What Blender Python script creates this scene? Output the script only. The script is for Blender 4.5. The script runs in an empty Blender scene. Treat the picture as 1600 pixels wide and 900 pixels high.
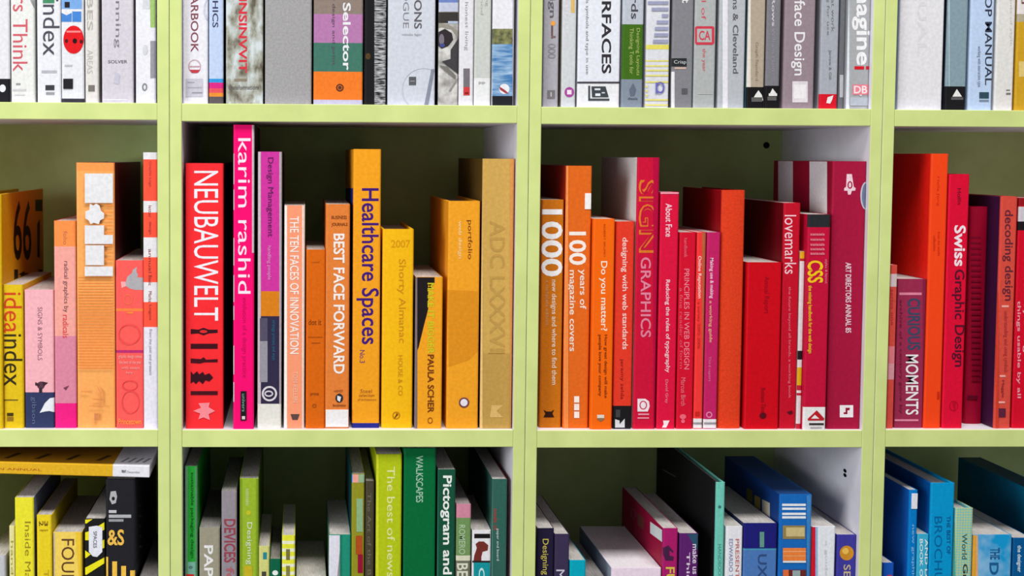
import bpy, bmesh, math, random
from mathutils import Matrix, Vector

random.seed(7)
SC = bpy.context.scene
COL = SC.collection

# ------------------------------------------------------------------ camera, light, exposure
EYE = 1.45                      # camera height above the floor
DIST = 1.61                     # camera distance from the front edge of the shelves
F_PX, U0, V0 = 2300.0, 542.353, 384.581
RX = Vector((0.99949213, -0.03138295, 0.00553162))    # camera right
RY = Vector((0.00359573, -0.06141051, -0.99810612))   # camera down
RZ = Vector((0.03166322, 0.9976191, -0.06126648))     # camera forward
CAMLOC = Vector((0.0, -DIST, EYE))

cam_d = bpy.data.cameras.new('camera')
cam = bpy.data.objects.new('camera', cam_d)
COL.objects.link(cam)
mw = Matrix((RX, -RY, -RZ)).transposed().to_4x4()
mw.translation = CAMLOC
cam.matrix_world = mw
cam_d.sensor_width = 36.0
cam_d.lens = F_PX / 1600 * 36.0
cam_d.shift_x = (800 - U0) / 1600
cam_d.shift_y = (V0 - 450) / 1600
cam_d.clip_start = 0.05
SC.camera = cam

world = bpy.data.worlds.new('world')
SC.world = world
world.use_nodes = True
world.node_tree.nodes['Background'].inputs['Color'].default_value = (0.9, 0.97, 1.0, 1)
world.node_tree.nodes['Background'].inputs['Strength'].default_value = 0.2


def area(name, loc, target, sx, sy, power, color):
    d = bpy.data.lights.new(name, 'AREA')
    d.shape = 'RECTANGLE'
    d.size, d.size_y, d.energy, d.color = sx, sy, power, color
    o = bpy.data.objects.new(name, d)
    COL.objects.link(o)
    o.location = loc
    o.rotation_euler = (Vector(target) - Vector(loc)).to_track_quat('-Z', 'Y').to_euler()
    return o


area('ceiling_panel_light', (0.45, -1.55, 4.3), (0.45, 0.0, 1.25), 2.6, 0.9, 136, (1.0, 0.98, 0.97))
area('window_light', (-1.95, -1.62, 1.62), (0.1, 0.0, 1.3), 1.1, 1.2, 41, (0.93, 0.97, 1.0))

vs = SC.view_settings
SC.display_settings.display_device = 'sRGB'
vs.view_transform = 'Standard'
vs.look = 'None'
vs.gamma = 1.0
vs.use_curve_mapping = False
vs.exposure = 0.0
SC.cycles.max_bounces = 8

# ------------------------------------------------------------------ from a point of the photo to a point in the room
def ray(px, py):
    return RX * ((px - U0) / F_PX) + RY * ((py - V0) / F_PX) + RZ


def at_y(px, py, Y):
    d = ray(px, py)
    return CAMLOC + d * ((Y + DIST) / d.y)


def at_x(px, py, X):
    d = ray(px, py)
    return CAMLOC + d * (X / d.x)


# ------------------------------------------------------------------ materials
def lin(c):
    c = c / 255.0
    return c / 12.92 if c <= 0.04045 else ((c + 0.055) / 1.055) ** 2.4


def rgba(c, k=1.0):
    return (min(.9, lin(c[0]) * k), min(.9, lin(c[1]) * k), min(.9, lin(c[2]) * k), 1)


MATS = {}


def base_mat(name, rough=0.5, spec=0.3):
    m = bpy.data.materials.new(name)
    m.use_nodes = True
    b = m.node_tree.nodes['Principled BSDF']
    b.inputs['Roughness'].default_value = rough
    b.inputs['Specular IOR Level'].default_value = spec
    return m, m.node_tree.nodes, m.node_tree.links, b


def noise_mix(m, n, l, b, c1, c2, scale, detail=3, lo=.35, hi=.65, stretch=None, rough=.55):
    tc = n.new('ShaderNodeTexCoord')
    mp = n.new('ShaderNodeMapping')
    if stretch:
        mp.inputs['Scale'].default_value = stretch
    tx = n.new('ShaderNodeTexNoise')
    tx.inputs['Scale'].default_value = scale
    tx.inputs['Detail'].default_value = detail
    tx.inputs['Roughness'].default_value = rough
    rp = n.new('ShaderNodeValToRGB')
    rp.color_ramp.elements[0].position = lo
    rp.color_ramp.elements[0].color = c1
    rp.color_ramp.elements[1].position = hi
    rp.color_ramp.elements[1].color = c2
    l.new(tc.outputs['Object'], mp.inputs['Vector'])
    l.new(mp.outputs['Vector'], tx.inputs['Vector'])
    l.new(tx.outputs['Fac'], rp.inputs['Fac'])
    l.new(rp.outputs['Color'], b.inputs['Base Color'])
    return rp


ALB = 0.97


def mat(c):
    """printed or dyed paper / cloth in one colour, or a named pattern"""
    if c in MATS:
        return MATS[c]
    if isinstance(c, tuple):
        m, n, l, b = base_mat('print_%02x%02x%02x' % c, .55, .12)
        k = .06
        noise_mix(m, n, l, b, rgba(c, ALB * (1 - k)), rgba(c, ALB * (1 + k)), 260, 2)
    elif c.startswith('cloth'):
        v = tuple(int(x) for x in c.split(':')[1].split(','))
        m, n, l, b = base_mat('cloth', .9, .1)
        rp = noise_mix(m, n, l, b, rgba(v, .84), rgba(v, 1.1), 420, 4, .3, .7)
        bp = n.new('ShaderNodeBump')
        bp.inputs['Strength'].default_value = .25
        bp.inputs['Distance'].default_value = .001
        l.new(rp.outputs['Color'], bp.inputs['Height'])
        l.new(bp.outputs['Normal'], b.inputs['Normal'])
    elif c == 'mottle':
        m, n, l, b = base_mat('mottled_photo_print')
        rp = noise_mix(m, n, l, b, rgba((96, 88, 74)), rgba((205, 213, 214)), 75, 5, .36, .62, (1, 1, .55))
        e = rp.color_ramp.elements.new(.47)
        e.color = rgba((158, 158, 144))
    elif c == 'water':
        m, n, l, b = base_mat('lake_photo_print')
        noise_mix(m, n, l, b, rgba((62, 118, 172)), rgba((165, 195, 220)), 60, 4, .38, .68, (.6, 1, 4))
    elif c == 'trees':
        m, n, l, b = base_mat('tree_photo_print')
        noise_mix(m, n, l, b, rgba((48, 62, 40)), rgba((150, 148, 96)), 130, 4)
    elif c == 'bwphoto':
        m, n, l, b = base_mat('grey_photo_print')
        noise_mix(m, n, l, b, rgba((120, 116, 112)), rgba((215, 212, 208)), 60, 4, .3, .6)
    elif c == 'fuzzy':
        m, n, l, b = base_mat('fuzzy_black_print')
        noise_mix(m, n, l, b, rgba((28, 28, 30)), rgba((205, 205, 208)), 260, 4, .4, .66, (.35, 1, 2.2))
    elif c == 'sky':
        m, n, l, b = base_mat('sky_photo_print')
        noise_mix(m, n, l, b, rgba((0, 150, 208)), rgba((170, 205, 232)), 28, 3, .4, .75)
    elif c == 'dots':
        m, n, l, b = base_mat('dotted_print')
        tc = n.new('ShaderNodeTexCoord')
        vo = n.new('ShaderNodeTexVoronoi')
        vo.inputs['Scale'].default_value = 330
        vo.inputs['Randomness'].default_value = .1
        rp = n.new('ShaderNodeValToRGB')
        rp.color_ramp.elements[0].position = .3
        rp.color_ramp.elements[0].color = rgba((196, 200, 128))
        rp.color_ramp.elements[1].position = .5
        rp.color_ramp.elements[1].color = rgba((112, 195, 200))
        l.new(tc.outputs['Object'], vo.inputs['Vector'])
        l.new(vo.outputs['Distance'], rp.inputs['Fac'])
        l.new(rp.outputs['Color'], b.inputs['Base Color'])
    elif c == 'pages':
        m, n, l, b = base_mat('page_edges', .8, .1)
        noise_mix(m, n, l, b, rgba((170, 163, 157)), rgba((210, 205, 199)), 420, 2, .35, .65, (6, .15, .15))
    elif c == 'pages_white':
        m, n, l, b = base_mat('white_page_edges', .8, .1)
        noise_mix(m, n, l, b, rgba((214, 206, 210)), rgba((236, 230, 234)), 420, 2, .35, .65, (6, .15, .15))
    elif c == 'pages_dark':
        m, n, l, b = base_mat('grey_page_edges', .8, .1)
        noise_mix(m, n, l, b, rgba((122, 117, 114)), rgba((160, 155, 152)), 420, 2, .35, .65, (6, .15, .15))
    elif c == 'green_edge':
        m, n, l, b = base_mat('green_lacquer', .5, .25)
        noise_mix(m, n, l, b, rgba((203, 216, 136), .97), rgba((209, 221, 142), 1.02), 22, 4)
    elif c == 'green_back':
        m, n, l, b = base_mat('green_back_board', .6, .2)
        noise_mix(m, n, l, b, rgba((196, 214, 140), .96), rgba((200, 218, 146), 1.02), 30, 4)
    elif c == 'white_board':
        m, n, l, b = base_mat('white_melamine', .45, .3)
        noise_mix(m, n, l, b, rgba((232, 229, 236), .97), rgba((236, 233, 240), 1.02), 30, 4)
    elif c == 'plaster':
        m, n, l, b = base_mat('plaster', .9, .1)
        noise_mix(m, n, l, b, rgba((222, 220, 214), .97), rgba((228, 226, 220)), 12, 4)
    elif c == 'floorboards':
        m, n, l, b = base_mat('grey_flooring', .5, .3)
        noise_mix(m, n, l, b, rgba((150, 146, 140)), rgba((168, 163, 156)), 5, 5, .3, .7, (1, 12, 1))
    MATS[c] = m
    return m


# ------------------------------------------------------------------ mesh collector
class MB:
    def __init__(s):
        s.v, s.f, s.m, s.mats = [], [], [], []

    def mi(s, c):
        if c not in s.mats:
            s.mats.append(c)
        return s.mats.index(c)

    def add(s, verts, faces, c):
        o = len(s.v)
        s.v += [tuple(p) for p in verts]
        i = s.mi(c)
        for f in faces:
            s.f.append([o + k for k in f])
            s.m.append(i)

    def box(s, x0, x1, y0, y1, z0, z1, c, bev=0.0, front=None):
        """box with chamfered long edges; the front (and its chamfer) may have its own colour"""
        if bev <= 0:
            V = [(x, y, z) for x in (x0, x1) for y in (y0, y1) for z in (z0, z1)]
            F = [(0, 1, 3, 2), (4, 6, 7, 5), (0, 4, 5, 1), (2, 3, 7, 6), (0, 2, 6, 4), (1, 5, 7, 3)]
            for i, f in enumerate(F):
                s.add([V[k] for k in f], [(0, 1, 2, 3)], front if (front and i == 2) else c)
            return
        bm = bmesh.new()
        bmesh.ops.create_cube(bm, size=1)
        for v in bm.verts:
            v.co = Vector(((x0 + x1) / 2 + v.co.x * (x1 - x0), (y0 + y1) / 2 + v.co.y * (y1 - y0), (z0 + z1) / 2 + v.co.z * (z1 - z0)))
        bmesh.ops.bevel(bm, geom=list(bm.edges), offset=bev, segments=1, affect='EDGES')
        bm.normal_update()
        for f in bm.faces:
            s.add([v.co for v in f.verts], [tuple(range(len(f.verts)))], front if (front and f.normal.y < -.5) else c)
        bm.free()

    def build(s, name, parent=None, loc=(0, 0, 0)):
        me = bpy.data.meshes.new(name)
        L = Vector(loc)
        me.from_pydata([tuple(Vector(p) - L) for p in s.v], [], s.f)
        for c in s.mats:
            me.materials.append(mat(c))
        me.polygons.foreach_set('material_index', s.m)
        me.update()
        o = bpy.data.objects.new(name, me)
        COL.objects.link(o)
        if parent:
            o.parent = parent
        else:
            o.location = loc
        return o


def empty(name, loc, label, cat, group=None):
    o = bpy.data.objects.new(name, None)
    COL.objects.link(o)
    o.empty_display_size = .02
    o.location = loc
    o['label'], o['category'] = label, cat
    if group:
        o['group'] = group
    return o


# ------------------------------------------------------------------ the room
b = MB(); b.box(-3.2, 3.2, -3.4, .42, -.05, 0, 'floorboards')
o = b.build('floor'); o['kind'] = 'structure'
b = MB(); b.box(-3.2, 3.2, .33, .42, 0, 3.3, 'plaster')
o = b.build('wall_back'); o['kind'] = 'structure'

# ------------------------------------------------------------------ the four bookcases, standing side by side
SEAM = [-.5353, -.14275, .24995, .6416, 1.0340]
SIDE = .01325
DEEP = .30
PITCH = .358
THK = .0183
SH_A = [.0560, .0558, .0547, .0542]       # first shelf below eye level, per bookcase
SH_B = [-.3020, -.3024, -.3030, -.3024]
UNDER_A = [.0376, .0365, .0359, .0357]
UNDER_B = [-.3212, -.3216, -.3225, -.3219]
CASE_LABEL = ['leftmost pale green bookcase holding mostly yellow books in its lower bays',
              'second bookcase from the left, pale green, with orange books on its middle shelf',
              'third bookcase from the left, pale green, filled with red books on its middle shelf',
              'rightmost pale green bookcase with blue books in its lowest visible bay']
INNER = []
for i in range(4):
    xa, xb = SEAM[i] + .0003, SEAM[i + 1] - .0003
    ia, ib = SEAM[i] + SIDE, SEAM[i + 1] - SIDE
    INNER.append((ia, ib))
    top = EYE + SH_A[i] + PITCH
    r = empty('bookcase', ((xa + xb) / 2, .15, 0), CASE_LABEL[i], 'bookcase', 'green fronted bookcases side by side')
    L = r.location.copy()
    for (p, q) in ((xa, ia), (ib, xb)):
        b = MB(); b.box(p, q, 0, DEEP + .006, 0, top, 'white_board', .0007, 'green_edge')
        b.build('side_panel', r, L)
    tops = [(SH_A[i] + PITCH, SH_A[i] + PITCH - THK), (SH_A[i], UNDER_A[i]), (SH_B[i], UNDER_B[i])]
    for k in (1, 2, 3):
        tops.append((SH_B[i] - k * PITCH, SH_B[i] - k * PITCH - THK))
    for k, (zt, zb) in enumerate(tops):
        b = MB(); b.box(ia + .0001, ib - .0001, .0004, DEEP, EYE + zb, EYE + zt, 'white_board', .0006, 'green_edge')
        b.build('top_board' if k == 0 else 'shelf', r, L)
    b = MB(); b.box(ia + .0002, ib - .0002, DEEP + .0001, DEEP + .006, .07, top - .002, 'green_back')
    b.build('back_panel', r, L)
    b = MB(); b.box(ia + .0002, ib - .0002, .03, .045, 0, EYE + tops[-1][1] - .0002, 'white_board', 0, 'green_edge')
    b.build('plinth', r, L)
    # screw holes and shelf pegs that show in the third bookcase
    if i == 2:
        for (px, py) in ((1197.5, 227),):
            p = at_y(px, py, DEEP)
            b = MB()
            R = .0042
            ring = [(p.x + R * math.cos(t * math.pi / 8), DEEP - .0004, p.z + R * math.sin(t * math.pi / 8)) for t in range(16)]
            ring2 = [(q[0], DEEP + .0002, q[2]) for q in ring]
            b.add(ring + ring2, [tuple(range(16))] + [(k, (k + 1) % 16, 16 + (k + 1) % 16, 16 + k) for k in range(16)], (8, 8, 8))
            b.build('cable_hole', r, L)
        for py in (735.5, 742.5):
            p = at_x(1320.5, py, ib)
            b = MB()
            R = .0021
            ring = [(ib - .0004, p.y + 2.2 * R * math.cos(t * math.pi / 8), p.z + R * math.sin(t * math.pi / 8)) for t in range(16)]
            ring2 = [(ib + .0001, q[1], q[2]) for q in ring]
            b.add(ring + ring2, [tuple(range(16))] + [(k, (k + 1) % 16, 16 + (k + 1) % 16, 16 + k) for k in range(16)], (10, 10, 12))
            b.build('peg_hole', r, L)

# ------------------------------------------------------------------ lettering
SPECS = []
GLYPH = {}


def make_glyphs(keys):
    obs = []
    for (txt, bold) in keys:
        cu = bpy.data.curves.new('lettering', 'FONT')
        cu.body = txt
        cu.size = 1
        cu.resolution_u = 3
        cu.offset = {0: 0.0, 1: .012, 2: .022, -1: -.008}[bold]
        cu.fill_mode = 'FRONT'
        ob = bpy.data.objects.new('lettering', cu)
        COL.objects.link(ob)
        obs.append(ob)
    dg = bpy.context.evaluated_depsgraph_get()
    for k, ob in zip(keys, obs):
        me = bpy.data.meshes.new_from_object(ob.evaluated_get(dg))
        V = [(v.co.x, v.co.y) for v in me.vertices]
        Fc = [tuple(p.vertices) for p in me.polygons]
        x0, x1 = min(v[0] for v in V), max(v[0] for v in V)
        y0, y1 = min(v[1] for v in V), max(v[1] for v in V)
        GLYPH[k] = ([((v[0] - x0) / (x1 - x0), (v[1] - y0) / (y1 - y0)) for v in V], Fc)
        bpy.data.meshes.remove(me)
    for ob in obs:
        cu = ob.data
        bpy.data.objects.remove(ob)
        bpy.data.curves.remove(cu)


def shapes(dec, x0, x1, ya, yb):
    """flat printed marks as (vertices in photo points, faces, colour)"""
    k = dec[0]
    if k in 'rb':
        if k == 'b':
            X0, Y0, X1, Y1, c = x0 - 20, dec[1], x1 + 20, dec[2], dec[3]
        else:
            _, X0, Y0, X1, Y1, c = dec
        return [(X0, Y0), (X1, Y0), (X1, Y1), (X0, Y1)], [(0, 1, 2, 3)], c
    if k == 't':
        V, Fc = GLYPH[(dec[1], dec[7] if len(dec) > 7 else 0)]
        xa, xb, y0, y1 = dec[2:6]
        return [(xa + v * (xb - xa), y0 + u * (y1 - y0)) for (u, v) in V], Fc, dec[6]
    if k == 'h':
        V, Fc = GLYPH[(dec[1], dec[7] if len(dec) > 7 else 0)]
        X0, Y0, X1, Y1 = dec[2:6]
        return [(X0 + u * (X1 - X0), Y1 + v * (Y0 - Y1)) for (u, v) in V], Fc, dec[6]
    if k == 'e':
        _, cx, cy, rx, ry, c = dec
        return [(cx + rx * math.cos(t * math.pi / 12), cy + ry * math.sin(t * math.pi / 12)) for t in range(24)], [tuple(range(24))], c
    if k == 'o':
        _, cx, cy, rx, ry, w, c = dec
        A = [(cx + rx * math.cos(t * math.pi / 12), cy + ry * math.sin(t * math.pi / 12)) for t in range(24)]
        B = [(cx + (rx - w) * math.cos(t * math.pi / 12), cy + (ry - w) * math.sin(t * math.pi / 12)) for t in range(24)]
        return A + B, [(i, (i + 1) % 24, 24 + (i + 1) % 24, 24 + i) for i in range(24)], c
    if k == 'p':
        return list(dec[1]), [tuple(range(len(dec[1])))], dec[2]


ROW_YM = {1: 80, 3: 860}
CURSOR = {}


def shelf_z(row, c):
    if row == 1:
        return EYE + SH_A[c - 1]
    if row == 2:
        return EYE + SH_B[c - 1]
    return EYE + SH_B[c - 1] - PITCH


def book(row, c, x0, x1, ytop, col, label, dec=(), back=8, depth=200, hard=False, left=None, right=None,
         ldec=(), rdec=(), pages='pages', ym=None, stickers=(), plabel=None, name='book', cat='book', group=None, bulge=0):
    SPECS.append(dict(row=row, c=c, x0=x0, x1=x1, ytop=ytop, col=col, label=label, dec=dec, back=back / 1000, depth=depth / 1000,
                      hard=hard, left=left or col, right=right or col, ldec=ldec, rdec=rdec, pages=pages, ym=ym, name=name, stickers=stickers, plabel=plabel or {},
                      cat=cat, group=group, bulge=bulge))


def clip_poly(pts, lo, hi, ax):
    for (lim, sg) in ((lo, 1), (hi, -1)):
        out = []
        for i in range(len(pts)):
            a, b2 = pts[i], pts[(i + 1) % len(pts)]
            da, db = sg * (a[ax] - lim), sg * (b2[ax] - lim)
            if da >= 0:
                out.append(a)
            if (da > 0 and db < 0) or (da < 0 and db > 0):
                t = da / (da - db)
                out.append(tuple(a[k] + t * (b2[k] - a[k]) for k in range(2)))
        pts = out
        if len(pts) < 3:
            return []
    return pts


def stamp(mb, verts, faces, c, lo, hi, zlo, zhi, place):
    """clip each flat face to the surface it is printed on and lay it down"""
    for f in faces:
        p = [verts[i] for i in f]
        inside = all(lo <= q[0] <= hi and zlo <= q[1] <= zhi for q in p)
        if not inside:
            p = clip_poly(p, lo, hi, 0)
            p = clip_poly(p, zlo, zhi, 1) if p else p
        if len(p) >= 3:
            mb.add([place(*q) for q in p], [tuple(range(len(p)))], c)


GROUPS = {1: 'white and grey books standing on the upper shelf', 2: 'colour sorted books standing on the middle shelf',
          3: 'colour sorted books standing on the lower shelf'}


def build_book(S):
    row, c = S['row'], S['c']
    Y = S['back']
    z0 = shelf_z(row, c) + .0001
    ym = S['ym'] or ROW_YM.get(row) or (S['ytop'] + 668) / 2
    X0, X1 = at_y(S['x0'], ym, Y).x, at_y(S['x1'], ym, Y).x
    lo, hi = CURSOR.get((row, c), INNER[c - 1][0]) + .0002, INNER[c - 1][1] - .0002
    if X0 < lo - .0012 or X1 > hi + .0012:
        print('CLAMP', row, c, S['label'], round((lo - X0) * 1000, 1), round((X1 - hi) * 1000, 1))
    X0, X1 = max(X0, lo), min(X1, hi)
    CURSOR[(row, c)] = X1
    z1 = at_y((S['x0'] + S['x1']) / 2, S['ytop'], Y).z
    cx, W, D = (X0 + X1) / 2, X1 - X0, S['depth']
    root = empty(S['name'], (cx, Y, z0), S['label'], S['cat'], S['group'] or GROUPS[row])
    L = root.location.copy()
    t = .0026 if S['hard'] else .0007
    t = min(t, W * .2)
    r = min(.0021, W * .22)
    bul = S['bulge'] / 1000
    # front profile of the spine
    xs = [X0 + r * (1 - math.cos(a * math.pi / 8)) for a in range(5)]
    xs += [X0 + r + (W - 2 * r) * k / 6 for k in range(1, 6)]
    xs += [X1 - r * (1 - math.cos(a * math.pi / 8)) for a in range(4, -1, -1)]

    def prof(x):
        d = min(x - X0, X1 - x)
        y = 0.0
        if d < r:
            y = r - math.sqrt(max(0, r * r - (r - max(d, 0)) ** 2))
        return Y + y + bul * ((2 * (x - cx) / W) ** 2)
    yb = Y + r + bul + .0008
    sp = MB()
    fr = [(x, prof(x)) for x in xs]
    n = len(fr)
    bands = [d for d in S['dec'] if d[0] == 'b']
    cuts = [z0, z1]
    for d in bands:
        for yy in d[1:3]:
            z = at_y((S['x0'] + S['x1']) / 2, yy, Y).z
            if z0 < z < z1:
                cuts.append(z)
    cuts = sorted(set(cuts))
    for za, zb in zip(cuts[:-1], cuts[1:]):
        colr = S['col']
        for d in bands:
            zt = at_y((S['x0'] + S['x1']) / 2, d[1], Y).z
            zl = at_y((S['x0'] + S['x1']) / 2, d[2], Y).z
            if zl - 1e-6 <= (za + zb) / 2 <= zt + 1e-6:
                colr = d[3]
        V = [(x, y, za) for x, y in fr] + [(x, y, zb) for x, y in fr]
        sp.add(V, [(i, i + 1, n + i + 1, n + i) for i in range(n - 1)], colr)
        V = [(X0, fr[0][1], za), (X0, yb, za), (X0, yb, zb), (X0, fr[0][1], zb),
             (X1, fr[-1][1], za), (X1, yb, za), (X1, yb, zb), (X1, fr[-1][1], zb)]
        sp.add(V, [(0, 3, 2, 1), (4, 5, 6, 7), (1, 2, 6, 5)], colr)
    for z, fl in ((z0, 0), (z1, 1)):
        V = [(x, y, z) for x, y in fr] + [(X1, yb, z), (X0, yb, z)]
        f = tuple(range(n + 2))
        sp.add(V, [f if fl else f[::-1]], S['col'])
    lift = .00012
    for d in S['dec']:
        if d[0] == 'b':
            continue
        pv, pf, pc = shapes(d, S['x0'], S['x1'], S['ytop'], 0)
        wv = [at_y(px, py, Y) for px, py in pv]
        wv = [(w.x, w.z) for w in wv]
        e = lift
        # wide plain patches follow the rounded spine in strips
        if max(w[0] for w in wv) > X1 - r or min(w[0] for w in wv) < X0 + r or bul:
            sx = xs if bul else xs[:5] + xs[-5:]
            for xa_, xb_ in zip(sx[:-1], sx[1:]):
                stamp(sp, wv, pf, pc, xa_, xb_, z0 + .0002, z1 - .0002, lambda x, z: (x, prof(x) - e, z))
        else:
            stamp(sp, wv, pf, pc, X0 + .0002, X1 - .0002, z0 + .0002, z1 - .0002, lambda x, z: (x, prof(x) - e, z))
        lift += .00006
    o = sp.build('spine', root, L)
    if 'spine' in S['plabel']:
        o['label'] = S['plabel']['spine']
    for (nm, sx0, sy0, sx1, sy1, sc, sl) in S['stickers']:
        a, b2 = at_y(sx0, sy0, Y), at_y(sx1, sy1, Y)
        q = MB()
        q.box(max(a.x, X0 + r * .3), min(b2.x, X1 - r * .3), Y - .0006, Y + .0001, b2.z, a.z, sc, .0001)
        so = q.build(nm, root, L)
        so['label'] = sl
    # boards
    yc = Y + D
    for (nm, xa_, xb_, cc, xf, dd, sg) in (('back_cover', X0, X0 + t, S['left'], X0, S['ldec'], -1),
                                           ('front_cover', X1 - t, X1, S['right'], X1, S['rdec'], 1)):
        bb = MB()
        bb.box(xa_, xb_, yb + .0001, yc, z0, z1, cc, min(.0006, t * .3))
        lf = .00012
        for d in dd:
            pv, pf, pc = shapes(d, S['x0'], S['x1'], S['ytop'], 0)
            wv = [at_x(px, py, xf) for px, py in pv]
            wv = [(w.y, w.z) for w in wv]
            e = lf
            stamp(bb, wv, pf, pc, yb + .0008, yc - .0008, z0 + .0005, z1 - .0005, lambda y, z: (xf + sg * e, y, z))
            lf += .00006
        o = bb.build(nm, root, L)
        if nm in S['plabel']:
            o['label'] = S['plabel'][nm]
    ins = .0035 if S['hard'] else .0004
    pg = MB()
    pg.box(X0 + t + .0001, X1 - t - .0001, yb + .0001, yc - ins, z0 + (ins if S['hard'] else .0001), z1 - ins, S['pages'])
    pg.build('page_block', root, L)
    return root


# ------------------------------------------------------------------ the books
W_ = (226, 224, 226)
BLK = (28, 28, 32)
# ---- upper shelf, leftmost bookcase
book(1, 1, -22, 15, -150, (222, 220, 224), 'white book with black foot band, cut by the left photo edge, upper shelf',
     [('b', 123, 170, BLK), ('e', 4, 138, 5, 6, (225, 225, 228))])
book(1, 1, 17, 54, -190, (226, 226, 222), 'white book with large pink red serif lettering, second from the left on the upper shelf',
     [('t', "Users Think", 20, 43, -62, 112, (206, 92, 104)), ('p', [(47, 0), (54, 0), (54, 14)], (150, 150, 150)),
      ('r', 25, 130, 32, 133, (150, 150, 150)), ('r', 20, 139, 41, 142, (200, 198, 200)), ('r', 23, 147, 39, 149, (205, 205, 205))])
book(1, 1, 58, 95, -180, (226, 226, 230), 'white book with big dark grey lettering beside the red and blue toy spine',
     [('t', 'idea', 67, 92, -84, -4, (120, 130, 190), 0), ('t', 'index', 67, 93, -2, 87, (78, 76, 86), 0), ('r', 67, 0, 85, 5, (70, 140, 100)),
      ('r', 65, 110, 89, 114, (180, 178, 186)), ('r', 71, 133, 85, 141, (60, 60, 66)), ('r', 72, 144, 85, 148, (150, 150, 154))])
book(1, 1, 96, 131, -160, (224, 224, 228), 'white book with a red round patch and blue blocks on its spine',
     [('r', 96, -40, 128, 14, (120, 165, 220)), ('r', 101, 3, 109, 12, (40, 34, 40)), ('p', [(96, 20), (104, 24), (112, 20), (112, 34), (96, 34)], (70, 130, 205)),
      ('r', 113, 18, 127, 34, (70, 130, 205)), ('e', 115, 62, 16, 22, (220, 24, 32)), ('r', 104, 48, 126, 51, (240, 130, 130)),
      ('e', 104, 64, 2.5, 3, (90, 20, 24)), ('e', 117, 64, 3.4, 4, (40, 14, 18)), ('e', 127, 65, 2.5, 3, (90, 20, 24)),
      ('r', 101, 101, 113, 103, (190, 190, 192)), ('r', 99, 123, 114, 139, (34, 32, 36)), ('b', 154, 170, (52, 50, 60))])
book(1, 1, 133, 153.5, -140, (220, 215, 210), 'narrow off-white book with faint grey letters on the upper left shelf',
     [('t', 'TRIBES', 136, 145, -60, 48, (176, 170, 164), 1), ('t', 'AREAS', 136, 145, 78, 115, (186, 182, 178)), ('r', 138, 133, 148, 143, (120, 114, 110))])
book(1, 1, 159, 208, -200, (206, 200, 208), 'wide lavender grey book with a thin dark publisher line near its foot',
     [('t', 'Space Planning', 178, 189, -130, 75, (128, 120, 128)), ('h', 'SOLVER', 169, 94, 199, 99, (100, 92, 98), 1),
      ('p', [(180, 112), (188, 118), (186, 132), (178, 130)], (192, 190, 204)), ('r', 162, 155, 200, 157, (222, 220, 232))])
book(1, 1, 212, 243, -170, (226, 225, 230), 'white book with green and grey blocks at the right edge of the upper left bay',
     [('p', [(234, -20), (244, -20), (244, 43), (235, 43)], (160, 192, 110)), ('r', 223, 0, 234, 14, (206, 206, 212)),
      ('r', 235, 64, 244, 122, (150, 148, 156)), ('e', 227, 78, 4, 8, (205, 205, 210)), ('o', 226, 136, 4, 6, 2, (130, 130, 136))])
# ---- upper shelf, second bookcase
book(1, 2, 285.5, 325, -230, (228, 226, 232), 'white yearbook with dark red capital lettering and a small round emblem',
     [('t', 'YEARBOOK', 298, 310, -32, 82, (130, 72, 84), 1), ('o', 304, 104, 10, 11, 1.5, (196, 160, 166)), ('r', 296, 103, 312, 105, (196, 150, 158)),
      ('p', [(296, 109), (313, 109), (309, 114), (300, 114)], (190, 60, 70)), ('r', 290, 123, 317, 151, (196, 194, 204)), ('r', 293, 128, 304, 130, (160, 158, 168)),
      ('r', 293, 136, 315, 138, (170, 168, 178)), ('r', 300, 144, 316, 146, (150, 148, 158)), ('o', 330, 14, 12, 20, 2, (206, 206, 226))])
book(1, 2, 326.5, 349, -200, (188, 204, 232), 'pale blue book with a magenta and orange block at its foot',
     [('t', 'GRAPHICS', 332, 341, -50, 43, (52, 56, 86), 1), ('b', 123, 129, (50, 150, 215)), ('b', 129, 138, (214, 40, 130)), ('b', 138, 145, (226, 82, 92)),
      ('b', 145, 151, (226, 140, 50)), ('b', 151, 170, (92, 84, 86))], right=(30, 44, 84))
book(1, 2, 353, 411, -240, 'mottle', 'wide book with a mottled grey green photo spine and rough red lettering',
     [('t', 'INSINVVIT', 373, 386, -2, 114, (214, 50, 64), 2), ('h', 'transformations', 357, 133, 405, 140, (104, 98, 98), 1), ('r', 366, 123, 386, 127, (140, 128, 110))])
book(1, 2, 414, 487, -260, 'cloth:160,158,158', 'thick plain grey cloth book without any lettering', [], hard=True, bulge=.6)
book(1, 2, 490, 567, -255, (140, 124, 114), 'thick book with taupe, mauve, green and orange bands and white lettering',
     [('b', 22, 67, (178, 120, 168)), ('b', 67, 112, (66, 116, 100)), ('b', 112, 156, (238, 122, 40)), ('b', 156, 170, (190, 188, 210)),
      ('t', 'Style Selector', 532, 548, -65, 110, (228, 228, 230), 2), ('t', 'colour for design and print', 518, 524, -60, 102, (92, 74, 92)),
      ('e', 531, 137, 6, 6, (96, 50, 30)), ('o', 531, 137, 4, 4, 1.4, (190, 100, 50))])
book(1, 2, 570, 603, -245, 'fuzzy', 'black book with a rough grey fuzzy print along its spine', [('r', 569, -20, 585, 170, (26, 26, 28)), ('e', 575, 88, 4, 5, (80, 62, 30))])
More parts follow.
